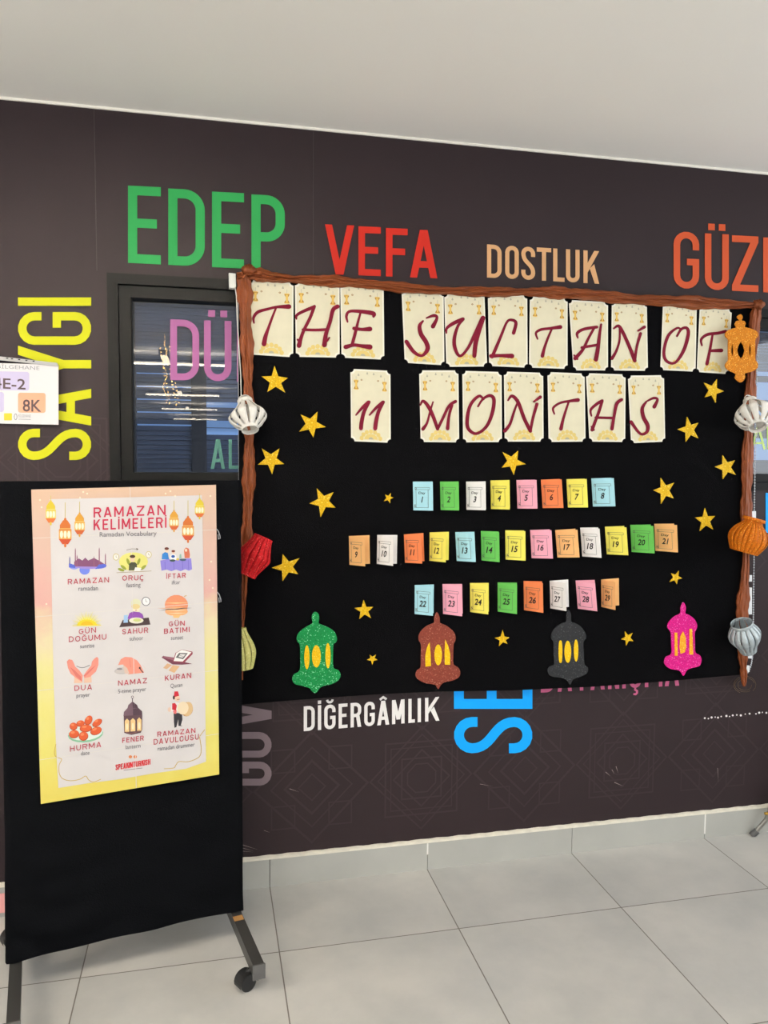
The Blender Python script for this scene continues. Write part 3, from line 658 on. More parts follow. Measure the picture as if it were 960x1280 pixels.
for n_, colr, tl, tr, br, bl, ang in DAYS:
    ang = OPEN.get(n_, 26)
    A, B, C_, D = (WALL(*p, BO+.001) for p in (tl, tr, br, bl))
    U = ((B-A)+(C_-D))*.5; V = ((D-A)+(C_-B))*.5
    th = empty('day_booklet', A+V+U*.5)
    yrow = ('top' if n_ < 9 else 'middle' if n_ < 22 else 'bottom')
    tag(th, '%s paper booklet marked Day %d in the %s booklet row' % (colr, n_, yrow), 'booklet', 'day booklets on the black board')
    q = MB(); k = Vector((0, -.0008, 0)); q.flat([[A+k, A+U+k, A+U+V+k, A+V+k]], Vector((0, .0007, 0)))
    q.build('back_page', pm[colr], th)
    an = math.radians(ang); W_ = U.length; ux = U.normalized(); vy = V
    cu_ = ux*math.cos(an)+Vector((0, -1, 0))*math.sin(an); nrm = -(cu_.cross(V)).normalized()
    if nrm.y > 0: nrm = -nrm
    A2 = A+Vector((0, -.0016, 0))
    def S(u, v, o_=0.0): return A2+cu_*(W_*.985*u)+vy*v+nrm*o_
    q = MB(); q.flat([[S(0, 0), S(1, 0), S(1, 1), S(0, 1)]], -nrm*.0006); cov = q.build('cover', pm[colr], th)
    q = MB(); LC = [0]
    def ln(pts, wd=.0011):
        for i in range(len(pts)-1):
            LC[0] += 1; oo = .0004+.00002*(LC[0] % 20); a_, b_ = S(*pts[i], oo), S(*pts[i+1], oo); d_ = (b_-a_).normalized(); s_ = d_.cross(nrm)*wd*.5
            q.face([a_+s_, b_+s_, b_-s_, a_-s_], 1)
    ln([(.10, .20), (.84, .20), (.84, .275), (.10, .275), (.10, .20)]); ln([(.15, .275), (.15, .90), (.76, .90), (.76, .275)])
    ln([(.06, .80), (.15, .80), (.15, .90), (.06, .90), (.06, .80)]); ln([(.12, .215), (.17, .215), (.17, .26), (.12, .26)], .0016); ln([(.08, .83), (.13, .87)], .003)
    def tx(s_, cu, cv, wd, hh, bold, shear):
        vs, fs, L = text2d(s_, bold); pts = []
        hk = hh/.72; asp = V.length/W_
        for x, y in vs:
            pts.append(S(cu-wd/2+x/L*wd+shear*(y-.36)*hk*asp, cv-y*hk, .0009))
        q.tris(pts, fs, 0)
    tx('Day', .45, .43, .34, .085, .012, .12)
    st_ = str(n_); tx(st_, .46, .72, text2d(st_, .012)[2]/.72*.20*V.length/W_*.92, .21, .022, .22)
    q.build('printed_text', [bink, lineink], cov)

# ---- glitter stars
star_m = glitter('star_glitter', (222, 176, 18), (255, 236, 120), .45)
STARS = [
 ('beside the top left brown edging, below the first title card', [(343.2,457),(360,472.3),(356.5,490.7),(334.2,490),(327,470.5)]),
 ('left of the number 11 card', [(397,514.5),(407.5,533.8),(391.8,547),(374,539.5),(375.8,518)]),
 ('right of the left white paper lantern, level below it', [(349.4,560.6),(355.4,580),(340.2,593),(322.3,580.8),(327.3,560.6)]),
 ('upper left of the Day 9 booklet', [(416.9,615.2),(419.6,634.6),(400.8,646.5),(386.9,629.4),(396,610.4)]),
 ('just left of the Day 1 booklet', [(488.8,616.2),(492,622),(487.7,629),(480,626.5),(481.5,618.2)]),
 ('right of the red paper lantern', [(374.2,697.9),(372.7,717.7),(353.3,726.5),(339.8,709.8),(353.3,692.5)]),
 ('between the green lantern and the Day 22 booklet', [(454.6,750),(466.5,758.8),(463.8,772.7),(449.2,773.8),(443.1,760.2)]),
 ('right of the green lantern, near the bottom', [(470,818.5),(472,825),(465.4,831.3),(458.8,825),(462.3,818.5)]),
 ('between the brown and the charcoal lantern', [(628.5,787.8),(637,797),(634.3,805),(624,807.7),(618.9,797.7)]),
 ('directly above the Day 4 booklet', [(647.8,563.5),(657.3,580.2),(642.4,593.5),(627.5,584.5),(628.2,565)]),
 ('between the charcoal and the pink lantern', [(781.5,789.5),(790.8,791.5),(791.8,801.5),(782.8,807.2),(777,799.2)]),
 ('above the pink lantern', [(848.8,713.5),(853,722.8),(846.3,730.2),(837.3,727.3),(839.2,716.5)]),
 ('below the F card', [(896.3,474),(905,489),(894.8,503.5),(881.3,496.6),(880.3,478.4)]),
 ('right of the last S card', [(873.2,528.4),(873.2,548),(857.4,552.3),(847,536.5),(859,521)]),
 ('by the right brown edging, below the right white lantern', [(918.8,575.3),(920,593.5),(903.8,599),(893.8,583.4),(903.4,568.8)]),
 ('upper right of the Day 8 booklet', [(842.8,603.4),(842.3,623),(826.5,629.7),(817,612.8),(826,597.3)]),
 ('upper right of the Day 21 booklet', [(881.3,635),(894,645),(891.6,662),(875,663.8),(869,647)]),
]
for where, tips in STARS:
    T3 = [WALL(x, y, BO+.0045) for x, y in tips]; c = sum(T3, Vector())/5; P = []
    for i in range(5):
        a_ = T3[i]; b_ = T3[(i+1) % 5]; P += [a_, c+((a_+b_)/2-c)*.50]
    q = MB(); q.flat([P], Vector((0, .004, 0)))
    big = (T3[0]-c).length > .04
    tag(q.build('glitter_star', star_m), '%s yellow glitter star %s' % ('large' if big else 'small', where), 'star', 'glitter stars on the black board')

# ---- foam lantern cut-outs
def cutout(label, colm, outline, org, sc, slots, slotm, holes=(), off=.006, base=BO):
    M_ = lambda l: [(org[0]+x/sc, org[1]+y/sc) for x, y in l]
    def sm(l): # closed smoothing
        n = len(l); out = []
        for i in range(n):
            p0, p1, p2, p3 = l[i-1], l[i], l[(i+1) % n], l[(i+2) % n]
            for k in range(4):
                t = k/4; out.append(tuple(.5*((2*b)+(-a+c)*t+(2*a-5*b+4*c-d)*t*t+(-a+3*b-3*c+d)*t**3) for a, b, c, d in zip(p0, p1, p2, p3)))
        return out
    O = [WALL(x, y, base+off) for x, y in M_(sm(outline))]
    HL = [[WALL(x, y, base+off) for x, y in M_(h)] for h in holes]
    z0 = min(p.z for p in O); th = empty('lantern_cutout', (sum(p.x for p in O)/len(O), -base, z0))
    q = MB(); q.flat([O]+HL, Vector((0, .0045, 0))); q.build('body', colm, th)
    for s_ in slots:
        q = MB(); q.flat([[WALL(x, y, base+off+.0022) for x, y in M_(s_)]], Vector((0, .0021, 0))); q.build('window_slot', slotm, th)
    tag(th, label, 'lantern cutout', 'glitter lantern cutouts on the black board')
def ell(cx, cy, rx, ry, p=1.0): return [(cx+rx*math.copysign(abs(math.cos(2*PI*k/24))**p, math.cos(2*PI*k/24)), cy+ry*math.sin(2*PI*k/24)) for k in range(24)]
slot_y = glitter('slot_yellow', (244, 196, 16), (255, 230, 110), .4); slot_o = glitter('slot_orange', (248, 170, 40), None, .3)
cutout('green glitter lantern cutout near the bottom left of the black board', glitter('green_glitter', (18, 140, 72), (170, 235, 190), .6),
 [(325,150),(348,165),(354,195),(350,232),(370,245),(420,265),(468,298),(487,345),(482,375),(462,395),(458,480),(462,568),(500,588),(514,622),(500,660),(450,690),(385,705),(355,725),(337,752),(318,757),(295,740),(283,722),(230,705),(172,690),(152,655),(165,618),(208,588),(212,480),(208,395),(190,372),(186,340),(205,300),(250,265),(295,242),(305,225),(298,195),(305,165)],
 (340, 740), 6.0, [ell(262, 490, 20, 90), ell(333, 483, 33, 83), ell(420, 478, 19, 95)], slot_y)
cutout('reddish brown glitter lantern cutout under the Day 22 booklet', glitter('brown_glitter', (134, 62, 48), (190, 130, 110), .5),
 [(278,92),(297,130),(300,168),(318,180),(355,197),(400,235),(417,275),(414,308),(402,335),(400,410),(402,480),(440,510),(452,545),(440,580),(390,605),(332,618),(305,640),(287,668),(268,640),(245,632),(180,620),(130,590),(118,560),(130,525),(155,505),(157,420),(158,335),(142,302),(142,265),(165,225),(208,192),(246,176),(258,165),(258,130)],
 (500, 750), 6.0, [[(222,318),(230,400),(232,495),(192,500),(190,420),(202,360)], ell(287, 412, 28, 78), [(340,298),(362,345),(376,400),(376,485),(337,485),(335,400)]], slot_y)
cutout('charcoal glitter lantern cutout under the Day 27 booklet', glitter('charcoal_glitter', (44, 45, 48), (90, 92, 96), .5),
 [(308,535),(321,555),(324,598),(345,606),(372,622),(398,655),(405,685),(390,712),(392,770),(396,830),(415,850),(408,880),(370,900),(335,912),(318,943),(302,920),(270,905),(212,895),(195,865),(205,845),(230,830),(228,770),(228,712),(216,690),(220,655),(245,624),(275,606),(296,598),(298,560)],
 (640, 640), 4.364, [ell(265, 762, 10, 62, .6), ell(305, 763, 18, 60), ell(350, 756, 12, 60)], slot_y)
cutout('bright pink glitter lantern cutout near the bottom right of the black board', glitter('pink_glitter', (216, 20, 132), (250, 150, 210), .5),
 [(340,516),(354,545),(351,578),(372,588),(402,612),(418,645),(414,670),(405,690),(406,745),(409,802),(435,820),(443,850),(430,880),(382,893),(358,907),(340,936),(318,907),(262,895),(232,865),(240,830),(272,810),(272,750),(268,690),(250,660),(257,630),(288,597),(315,584),(325,572),(325,545)],
 (780, 640), 4.571, [[(290,690),(305,690),(307,822),(291,822)], [(338,682),(352,712),(356,770),(348,802),(324,810),(318,770),(322,712)], [(375,668),(390,668),(396,815),(374,815)]], slot_o)
cutout('orange glitter lantern cutout at the top right corner over the F card', glitter('orange_glitter', (204, 122, 6), (255, 205, 90), .5),
 [(490,243),(513,268),(513,300),(502,325),(540,335),(557,370),(542,408),(575,422),(640,438),(702,470),(722,510),(715,545),(688,575),(684,650),(684,780),(684,850),(715,888),(722,925),(702,972),(630,1012),(548,1034),(552,1080),(530,1125),(490,1152),(445,1130),(415,1090),(424,1038),(345,1000),(300,965),(285,925),(298,890),(325,852),(324,780),(324,650),(325,580),(292,547),(285,505),(318,460),(375,435),(428,420),(420,395),(418,370),(435,335),(478,322),(455,300),(447,270)],
 (880, 370), 10.667, [], slot_y, holes=[[(495,605),(530,660),(546,725),(530,790),(495,842),(460,790),(443,725),(460,660)], [(378,635),(390,680),(394,725),(390,770),(378,815),(368,770),(365,725),(368,680)], [(613,630),(624,675),(628,720),(624,765),(613,810),(603,765),(599,720),(603,675)]], off=.044)

# ---- paper lanterns hung along the edging
def paper_lantern(label, top, bot, prof, fwd, n, duty, mt, Y, handle=False, rimh=.10, lean=0.0):
    """top/bot: px of rim centres; prof: [(s, radius px)] along the axis; fwd: bottom tipped to the viewer, degrees"""
    PL = Plane((0, -Y, 0), (0, -1, 0)); A = PL(*top); B = PL(*bot); mid = (A+B)/2
    sc = (PL(top[0]+10, top[1])-A).length/10
    ax = (B-A); Lp = ax.length; ax = ax.normalized(); f = math.radians(fwd)
    tc = (CC-mid).normalized(); tc = (tc-ax*tc.dot(ax)).normalized()   # the side that faces the room
    L = Lp/max(.3, math.cos(f)); axis = (ax*math.cos(f)+tc*math.sin(f)).normalized()
    A = mid-axis*L/2
    e1 = axis.cross(Vector((0, 1, 0))).normalized(); e2 = axis.cross(e1)
    pr = catmull([(s, r*sc) for s, r in prof], 6)
    def pt(s, r, a_): return A+axis*(L*s)+(e1*math.cos(a_)+e2*math.sin(a_))*r
    th = empty('paper_lantern', A+axis*L)
    q = MB(); st = 2*PI/n
    for k in range(n):
        a0 = k*st-duty*st/2; a1 = k*st+duty*st/2; rows = []
        for s, r in pr:
            wob = 1+.025*math.sin(k*2.7)*math.sin(PI*s)
            rows.append([pt(s, r*wob, lerp(a0, a1, j/3))+(e1*math.cos(k*st)+e2*math.sin(k*st))*(.0012 if j in (1, 2) else 0) for j in range(4)])
        q.grid(rows)
    o = q.build('strips', mt, th, smooth=True); sd = o.modifiers.new('thick', 'SOLIDIFY'); sd.thickness = .0012
    for s0, s1 in ((0, rimh), (1-rimh, 1)):
        q = MB(); rows = []
        for i in range(4):
            s = lerp(s0, s1, i/3)
            r = pr[0][1] if s0 == 0 else pr[-1][1]
            rows.append([pt(s, r*1.03, 2*PI*j/28) for j in range(28)])
        q.grid(rows, 0, True); o = q.build('rim', mt, th, smooth=True); sd = o.modifiers.new('thick', 'SOLIDIFY'); sd.thickness = .0016
    if handle:
        q = MB(); r0 = pr[0][1]; rows = []
        for i in range(15):
            a_ = PI*i/14; c = A+e1*math.cos(a_)*r0*.9-axis*(math.sin(a_)*handle*sc-.004)
            rows.append([c-e2*.004, c+e2*.004])
        q.grid(rows); o = q.build('handle', mt, th, smooth=True); sd = o.modifiers.new('thick', 'SOLIDIFY'); sd.thickness = .0014
    tag(th, label, 'paper lantern', 'paper lanterns along the brown edging')
white_p = mat('white_paper', (226, 222, 214), rough=.7, noise=.05, nscale=60)
paper_lantern('white paper strip lantern on the left brown edging', (306, 500), (313, 538), [(0, 9.5), (.1, 9.5), (.3, 15), (.55, 23.5), (.75, 19), (.9, 11), (1, 10.5)], 30, 10, .74, white_p, .128, handle=9, rimh=.14)
paper_lantern('white paper strip lantern on the right brown edging', (938, 503), (946.5, 531), [(0, 7), (.1, 7), (.3, 14), (.55, 20.5), (.78, 16.5), (.92, 10), (1, 9.2)], 48, 11, .74, white_p, .140, handle=8, rimh=.12)
paper_lantern('red glitter paper lantern on the left brown edging', (329.5, 671.5), (307.5, 719), [(0, 12), (.12, 13), (.35, 17.5), (.5, 20.5), (.65, 18), (.88, 13), (1, 12)], 6, 14, .93, glitter('red_paper', (196, 22, 30), (255, 120, 110), .5), .122, rimh=.10)
paper_lantern('pale gold paper lantern half hidden by the black stand', (297.5, 786), (302, 836), [(0, 10), (.12, 11), (.4, 17.5), (.6, 19.5), (.8, 17.5), (1, 14)], 6, 12, .92, glitter('pale_gold_paper', (206, 200, 120), (245, 240, 180), .3), .122, rimh=.08)
paper_lantern('orange glitter paper lantern on the right brown edging', (943, 648), (929.5, 690), [(0, 11.5), (.07, 9.6), (.16, 10), (.32, 16), (.5, 19.5), (.66, 19.8), (.82, 17.5), (1, 14)], -6, 24, .97, glitter('orange_paper', (206, 108, 14), (255, 190, 80), .6), .138, rimh=.08)
paper_lantern('silver grey paper lantern at the foot of the right brown edging', (926.5, 777), (936, 816), [(0, 11), (.1, 11), (.25, 14.5), (.4, 16.5), (.58, 15.2), (.8, 10.5), (1, 8.3)], -12, 14, .86, mat('silver_paper', (178, 188, 192), rough=.4, metal=.25, noise=.1, nscale=40), .118, rimh=.10)

# ---- bead chain of the blind
q = MB(); path = catmull([(947.5, 384), (947, 430), (946, 475), (944.8, 540), (943.5, 600), (942.5, 650), (942.5, 690), (942, 740), (941.5, 785), (941, 815), (938.5, 832), (934, 842)], 30)
acc = 0; last = None
for x, y in path:
    p = WALL(x, y, .020)
    if last is None or (p-last).length > .0078: q.sphere(p, .0032, 7, 4); last = p
q.tube([WALL(x, y, .020) for x, y in path[::6]], .0009, 4)
tag(q.build('bead_chain', mat('bead_white', (214, 218, 224), rough=.35), origin=WALL(947.5, 384, .020), smooth=True), 'white bead pull chain hanging beside the right brown edging', 'chain')
q = MB()
rnd = random.Random(3)
for j in range(3):
    pts = [WALL(931+(11+j*1.5)*math.cos(t_*.42+j)*(1 if j else .8), 858+(7+j*2)*math.sin(t_*.42+j)-2, .006+.002*j) for t_ in range(13)]
    q.tube(pts, .0007, 5)
tag(q.build('wire_loop', mat('wire', (120, 100, 74), rough=.4, metal=.5)), 'thin loose wire loops at the tip of the right brown edging', 'wire')

# ---- class sign at the left
q4 = [(-62, 452), (73, 456), (73, 531), (-62, 528)]
SQ = lambda u, v, off: WALL(*quad(q4, u, v), off)
th = empty('class_sign', SQ(.5, 1, .02))
q = MB(); q.flat([[SQ(u, v, .016) for u, v in ((0, 0), (1, 0), (1, 1), (0, 1))]], Vector((0, .003, 0))); q.build('sheet', mat('sign_paper', (232, 226, 226), rough=.35, spec=.5), th)
q = MB(); hp = [(-62, 439), (0, 445.5), (71, 453.5), (73, 458), (0, 450), (-62, 444.5)]
q.flat([[WALL(x, y, .022) for x, y in hp]], Vector((0, .012, 0)), 0)
for x in (9, 15, 24, 33, 42): q.flat([[WALL(x+dx, 446.5+x*.115+dy, .0225) for dx, dy in ((-1.4, -.6), (1.4, -.4), (1.4, 1.0), (-1.4, .8))]], None, 1)
q.build('hanger_rail', [mat('rail_grey', (186, 184, 182), rough=.4), mat('slot_dark', (40, 38, 38))], th)
def sg(x, y, off): return WALL(x, y, off)
def rrect(x0, y0, x1, y1, r):
    return [(cx+r*math.cos(math.radians(a_)), cy+r*math.sin(math.radians(a_))) for cx, cy, s_ in ((x1-r, y0+r, -90), (x1-r, y1-r, 0), (x0+r, y1-r, 90), (x0+r, y0+r, 180)) for a_ in (s_, s_+30, s_+60, s_+90)]
q = MB()
q.flat([[WALL(x, y+(x-20)*.02, .0165) for x, y in rrect(-45, 464.5, 36.5, 488, 3)]], None, 0)
q.flat([[WALL(x, y+(x-40)*.01, .0165) for x, y in rrect(22.5, 491, 57, 516, 3)]], None, 1)
q.flat([[WALL(x, y, .0165) for x, y in rrect(-30, 490, 5, 515, 3)]], None, 0)
q.flat([[WALL(x, y, .0165) for x, y in rrect(5, 516.5, 15, 525.5, 1)]], None, 2)
q.flat([[WALL(x, y, .0165) for x, y in ell(19.5, 521, 2.2, 4.2)]], None, 4); q.flat([[WALL(x, y, .0167) for x, y in ell(19.5, 521, 1.2, 3)]], None, 5)
text_px(q, 'ABDULLAH BİLGEHANE', (-58, 458), (49.5, 462.5), 4.8, sg, .0168, 4)
text_px(q, '4E-2', (-9, 485), (32, 486.8), 13.2, sg, .0168, 3, .012)
text_px(q, '8K', (28.5, 514), (51.5, 514.4), 15, sg, .0168, 3, .014)
text_px(q, 'BİLGEHANE', (23, 521.5), (38.5, 522), 3.8, sg, .0168, 4)
q.face([WALL(x, y, .0168) for x, y in ((23, 523.6), (38.5, 524), (38.5, 524.7), (23, 524.3))], 4)
q.build('printed_text', [mat('lavender', (206, 196, 226)), mat('peach', (246, 178, 144)), mat('logo_yellow', (234, 206, 60)), mat('sign_ink', (94, 76, 78)), mat('sign_grey', (158, 160, 162)), mat('sign_paper', (232, 226, 226))], th)
tag(th, 'white class sign with lavender 4E-2 and orange 8K boxes over the yellow word', 'sign')

# ================================================================== ROLLING STAND
SA = math.radians(11); su = Vector((math.cos(SA), math.sin(SA), 0)); sn = Vector((math.sin(SA), -math.cos(SA), 0))
SP = Vector((.100, -.312, 0)); STAND = Plane(SP, sn)
SW = .675; ZT = 1.503
root = empty('display_stand', SP-su*SW/2)
tag(root, 'rolling stand draped in black cloth on castors at the left', 'stand')
q = MB(); rows = []; rnd = random.Random(5)
nz = 70; nx = 44
def wr(s, z):  # wrinkles grow to the lower left
    k = max(0, 1-z/.75); kl = max(0, 1-s/.5)
    return .0062*k*math.sin(z*62+s*7+2*math.sin(s*9))*(.35+kl)+.0042*k*math.sin(z*29-s*14)+.0022*kl*math.sin(34*z+9*s)
def edge_l(z):
    k = (ZT-z)/ZT
    return -SW-.014*k-.006*max(0, 1-abs(z-.2)/.12)-.004*math.sin(z*23)*max(0, 1-z/.6)
for i in range(nz+1):
    v = i/nz; row = []
    for j in range(nx+1):
        u = j/nx; zb = .104+.020*u*(1-u)-.004*(1-u)+.004*math.sin(u*17)*(1-u); z = lerp(ZT, zb, v)
        s = lerp(edge_l(z), .004, u)
        row.append(SP+su*s+Vector((0, 0, z))+sn*wr(u, z))
    back = [p-sn*.036 for p in row]
    lft = [lerp(row[0], back[0], t)-su*.004 for t in (.3, .7)]; rgt = [lerp(row[-1], back[-1], t)+su*.003 for t in (.3, .7)]
    rows.append(row+rgt+back[::-1]+lft[::-1])
q.grid(rows, 0, True); q.face(rows[0][::-1]); q.build('cloth_cover', mat('stand_cloth', (6, 7, 10), rough=.9, spec=.06, bump=.12, bscale=260), root, smooth=True)
steel = mat('dark_steel', (74, 73, 72), rough=.42, metal=.5, spec=.4); rubber = mat('castor_black', (34, 34, 35), rough=.4)
def mtx_at(s, f, z):
    M = Matrix((su, sn, Vector((0, 0, 1)))).transposed().to_4x4(); M.translation = SP+su*s+sn*f+Vector((0, 0, z)); return M
for s in (-.018, -.668):
    M = mtx_at(s, 0, 0); fe = .284 if s > -.1 else .262
    q = MB(); q.box((-.0165, -.285, .062), (.0165, fe, .098), 0, M); q.box((-.012, -.05, .098), (.012, -.02, ZT-.05), 0, M)
    foot = q.build('foot_bar', steel, root)
    q = MB(); q.box((-.0185, fe, .056), (.0185, fe+.006, .100), 0, M); q.build('end_cap', mat('end_cap', (96, 95, 94), rough=.4), foot)
    if s > -.1:
        q = MB(); q.box((-.0160, .018, .0981), (.0145, .045, .0987), 0, M); o = q.build('masking_tape', mat('tape_tan', (168, 124, 74), rough=.7), foot); o['label'] = 'tan masking tape'
    for f, dx in ((fe-.048, -.026), (-.262, -.02)):
        q = MB(); M2 = mtx_at(s+dx, f, 0) @ Matrix.Rotation(math.radians(72), 4, 'Z')
        q.tube([M @ Vector((0, f, .064)), M @ Vector((dx*.5, f, .056)), M2 @ Vector((0, 0, .048))], .009, 10)
        # hood over the wheel
        rw = []
        for k in range(13):
            t_ = math.radians(-10+k*17); rw.append([M2 @ Vector((x, -.030*math.cos(t_), .026+.030*math.sin(t_))) for x in (-.019, -.016, .016, .019)])
        q.grid(rw); c_ = q.build('castor', rubber, root)
        q = MB()
        for x0, x1 in ((-.017, -.004), (.004, .017), (-.004, .004)):
            rr_ = .0255 if x0 != -.004 else .012
            q.tube([M2 @ Vector((x0, 0, .0256)), M2 @ Vector((x0+.001, 0, .0256)), M2 @ Vector((x1-.001, 0, .0256)), M2 @ Vector((x1, 0, .0256))], rr_, 28, radii=[rr_*.9, rr_, rr_, rr_*.9])
        q.build('wheel', rubber, c_)

# ---- vocabulary poster on the stand
PQ = [(39, 612), (270, 606), (274, 968), (51, 1005)]
SO = .0085
def poster_mat():
    mt = mat('poster_border', (238, 200, 170), rough=.55, spec=.3); nt = mt.node_tree; b = nt.nodes['Principled BSDF']
    tc = nt.nodes.new('ShaderNodeTexCoord'); sx = nt.nodes.new('ShaderNodeSeparateXYZ'); nt.links.new(tc.outputs['Generated'], sx.inputs[0])
    no = nt.nodes.new('ShaderNodeTexNoise'); no.inputs['Scale'].default_value = 14; no.inputs['Detail'].default_value = 5; nt.links.new(tc.outputs['Object'], no.inputs['Vector'])
    ad = nt.nodes.new('ShaderNodeMath'); ad.operation = 'MULTIPLY_ADD'; ad.inputs[1].default_value = .24; nt.links.new(no.outputs['Fac'], ad.inputs[0])
    sb = nt.nodes.new('ShaderNodeMath'); sb.operation = 'SUBTRACT'; sb.inputs[1].default_value = .12; nt.links.new(sx.outputs['Z'], sb.inputs[0]); nt.links.new(sb.outputs[0], ad.inputs[2])
    r = nt.nodes.new('ShaderNodeValToRGB'); e = r.color_ramp.elements
    stops = [(0, (214, 196, 92)), (.18, (216, 206, 112)), (.40, (216, 208, 144)), (.54, (216, 202, 164)), (.64, (212, 164, 156)), (.78, (208, 172, 158)), (.90, (206, 176, 158)), (1, (208, 176, 152))]
    e[0].position = 0; e[0].color = (*lin(stops[0][1]), 1); e[1].position = 1; e[1].color = (*lin(stops[-1][1]), 1)
    for p_, c_ in stops[1:-1]:
        k = e.new(p_); k.color = (*lin(c_), 1)
    nt.links.new(ad.outputs[0], r.inputs['Fac']); nt.links.new(r.outputs['Color'], b.inputs['Base Color'])
    return mt
PS = lambda x, y, off: STAND(x, y, off)
poster = empty('vocabulary_poster', PS(160, 986, SO))
tag(poster, 'Ramazan Kelimeleri vocabulary poster in pink and yellow taped on the black stand', 'poster')
nu, nv = 24, 40; rows = []
def pq(u, v): return quad(PQ, u, v)
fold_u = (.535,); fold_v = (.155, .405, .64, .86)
def fold(u, v): 
    d = 0
    for f in fold_u: d += .0012*max(0, 1-abs(u-f)/.12)
    for f in fold_v: d += .0010*max(0, 1-abs(v-f)/.08)
    return -d
for i in range(nv+1):
    v = i/nv; rows.append([PS(*pq(j/nu, v), SO+fold(j/nu, v)) for j in range(nu+1)])
q = MB(); q.grid(rows)
q.grid([[p-sn*.001 for p in r_] for r_ in rows]); q.build('sheet', poster_mat(), poster, smooth=False)
PO = SO+.0006
q = MB(); panel = [(62, 624), (150, 622), (252.5, 619), (254, 700), (256, 830), (257.5, 952), (232, 961), (190, 967), (150, 974), (110, 979), (73, 985), (70, 930), (67, 850), (64.5, 730)]
q.flat([[PS(x, y, PO) for x, y in panel]], None); q.build('inner_panel', mat('panel_paper', (204, 199, 198), rough=.5, spec=.35, noise=.03, nscale=9), poster)
red_t = mat('poster_red', (190, 44, 74), rough=.6); dred = mat('poster_dark_red', (176, 62, 78), rough=.6); grey_t = mat('poster_grey', (96, 94, 102), rough=.6); bred = mat('poster_bright_red', (206, 40, 50), rough=.6)
def heading(word, a_, b_, h, t, mt, name='heading'):
    q = MB()
    for wi, wd in enumerate([word]): word_fit(q, wd, a_, b_, h, t, PS, PO+.0010, 0, .34)
    q.build(name, mt, poster)
heading('RAMAZAN', (117, 647), (207, 643.6), 12.6, 1.9, red_t, 'title'); heading('KELİMELERİ', (117, 662.7), (208, 659.6), 13.2, 1.9, red_t, 'title')
def caption(s, a_, b_, h):
    q = MB(); text_px(q, s, a_, b_, h, PS, PO+.0011); q.build('caption', grey_t, poster)
caption('Ramadan Vocabulary', (124.6, 671), (195.8, 669.3), 6.0)
for w_, a_, b_, h in (('RAMAZAN', (84.7, 730.6), (136.3, 727.9), 6.6), ('ORUÇ', (152.8, 725.8), (180, 725.3), 6.4), ('İFTAR', (207.8, 723.6), (232.2, 722), 6.2), ('GÜN', (98.5, 792.9), (120, 790.6), 6.5), ('DOĞUMU', (86, 802.7), (133, 799.4), 7.0), ('SAHUR', (152.8, 793), (185.2, 791), 6.8), ('GÜN', (211, 783.2), (231, 782), 6.3), ('BATIMI', (205, 792.4), (237, 790), 6.5), ('DUA', (93, 863.7), (115, 862), 6.8), ('NAMAZ', (147.6, 857.3), (183.7, 854), 6.6), ('KURAN', (206, 851), (239, 847.4), 6.5), ('HURMA', (87.5, 939.7), (126.5, 933.8), 7.0), ('FENER', (152.8, 928.8), (179.7, 925.6), 6.3), ('RAMAZAN', (196.6, 921), (244.3, 916), 6.2), ('DAVULCUSU', (192, 931), (248.6, 924.3), 7.0)):
    heading(w_, a_, b_, h, 1.0, dred)
for s, a_, b_, h in (('ramadan', (98, 738.5), (122.5, 737.8), 6), ('fasting', (158, 734.2), (175.7, 733.4), 5.6), ('iftar', (214.8, 730.7), (225.3, 730), 5.2), ('sunrise', (100, 810.4), (118, 809.2), 5.4), ('suhoor', (161.9, 801), (179, 800), 5.6), ('sunset', (213.6, 800), (229, 799), 5.4), ('prayer', (95.6, 872), (112.5, 870.6), 5.4), ('5-time prayer', (147.6, 867), (182.7, 863.6), 5.4), ('Quran', (213, 860), (228, 858.4), 5.4), ('date', (101, 944.4), (112, 943.2), 5.4), ('lantern', (157, 936.6), (175.7, 934.4), 5.4), ('ramadan drummer', (197.3, 938.5), (243.5, 933), 5.6)):
    caption(s, a_, b_, h)
q = MB(); word_fit(q, 'SPEAKINTURKISH', (144.4, 962.8), (188, 955.7), 7.0, 1.15, PS, PO+.0008, 0, .14); q.build('heading', bred, poster)
pc = {}
def C(col):
    if col not in pc: pc[col] = mat('poster_%d_%d_%d' % col, tuple(x*.92 for x in col), rough=.6)
    return pc[col]
class Draw:
    """flat printed picture: shapes in print order"""
    def __init__(s, org=(0, 0), sc=1.0): s.mb = MB(); s.mats = []; s.k = 0; s.org = org; s.sc = sc
    def m(s, col):
        if col not in s.mats: s.mats.append(col)
        return s.mats.index(col)
    def p(s, col, pts):
        s.k += 1; off = PO+.0003+s.k*.00003
        s.mb.flat([[PS(s.org[0]+x/s.sc, s.org[1]+y/s.sc, off) for x, y in pts]], None, s.m(col)); return s
    def e(s, col, cx, cy, rx, ry, rot=0, a0=0, a1=360, n=18):
        c, d = math.cos(math.radians(rot)), math.sin(math.radians(rot)); P_ = []
        for i in range(n if a1-a0 >= 360 else n+1):
            a_ = math.radians(lerp(a0, a1, i/n)); x, y = rx*math.cos(a_), ry*math.sin(a_); P_.append((cx+x*c-y*d, cy+x*d+y*c))
        return s.p(col, P_)
    def l(s, col, pts, w_):
        s.k += 1; off = PO+.0003+s.k*.00003
        for Q_ in thicken(pts, w_): s.mb.face([PS(s.org[0]+p[0]/s.sc, s.org[1]+p[1]/s.sc, off) for p in Q_], s.m(col))
        return s
    def done(s, name): return s.mb.build(name, [C(c) for c in s.mats], poster)
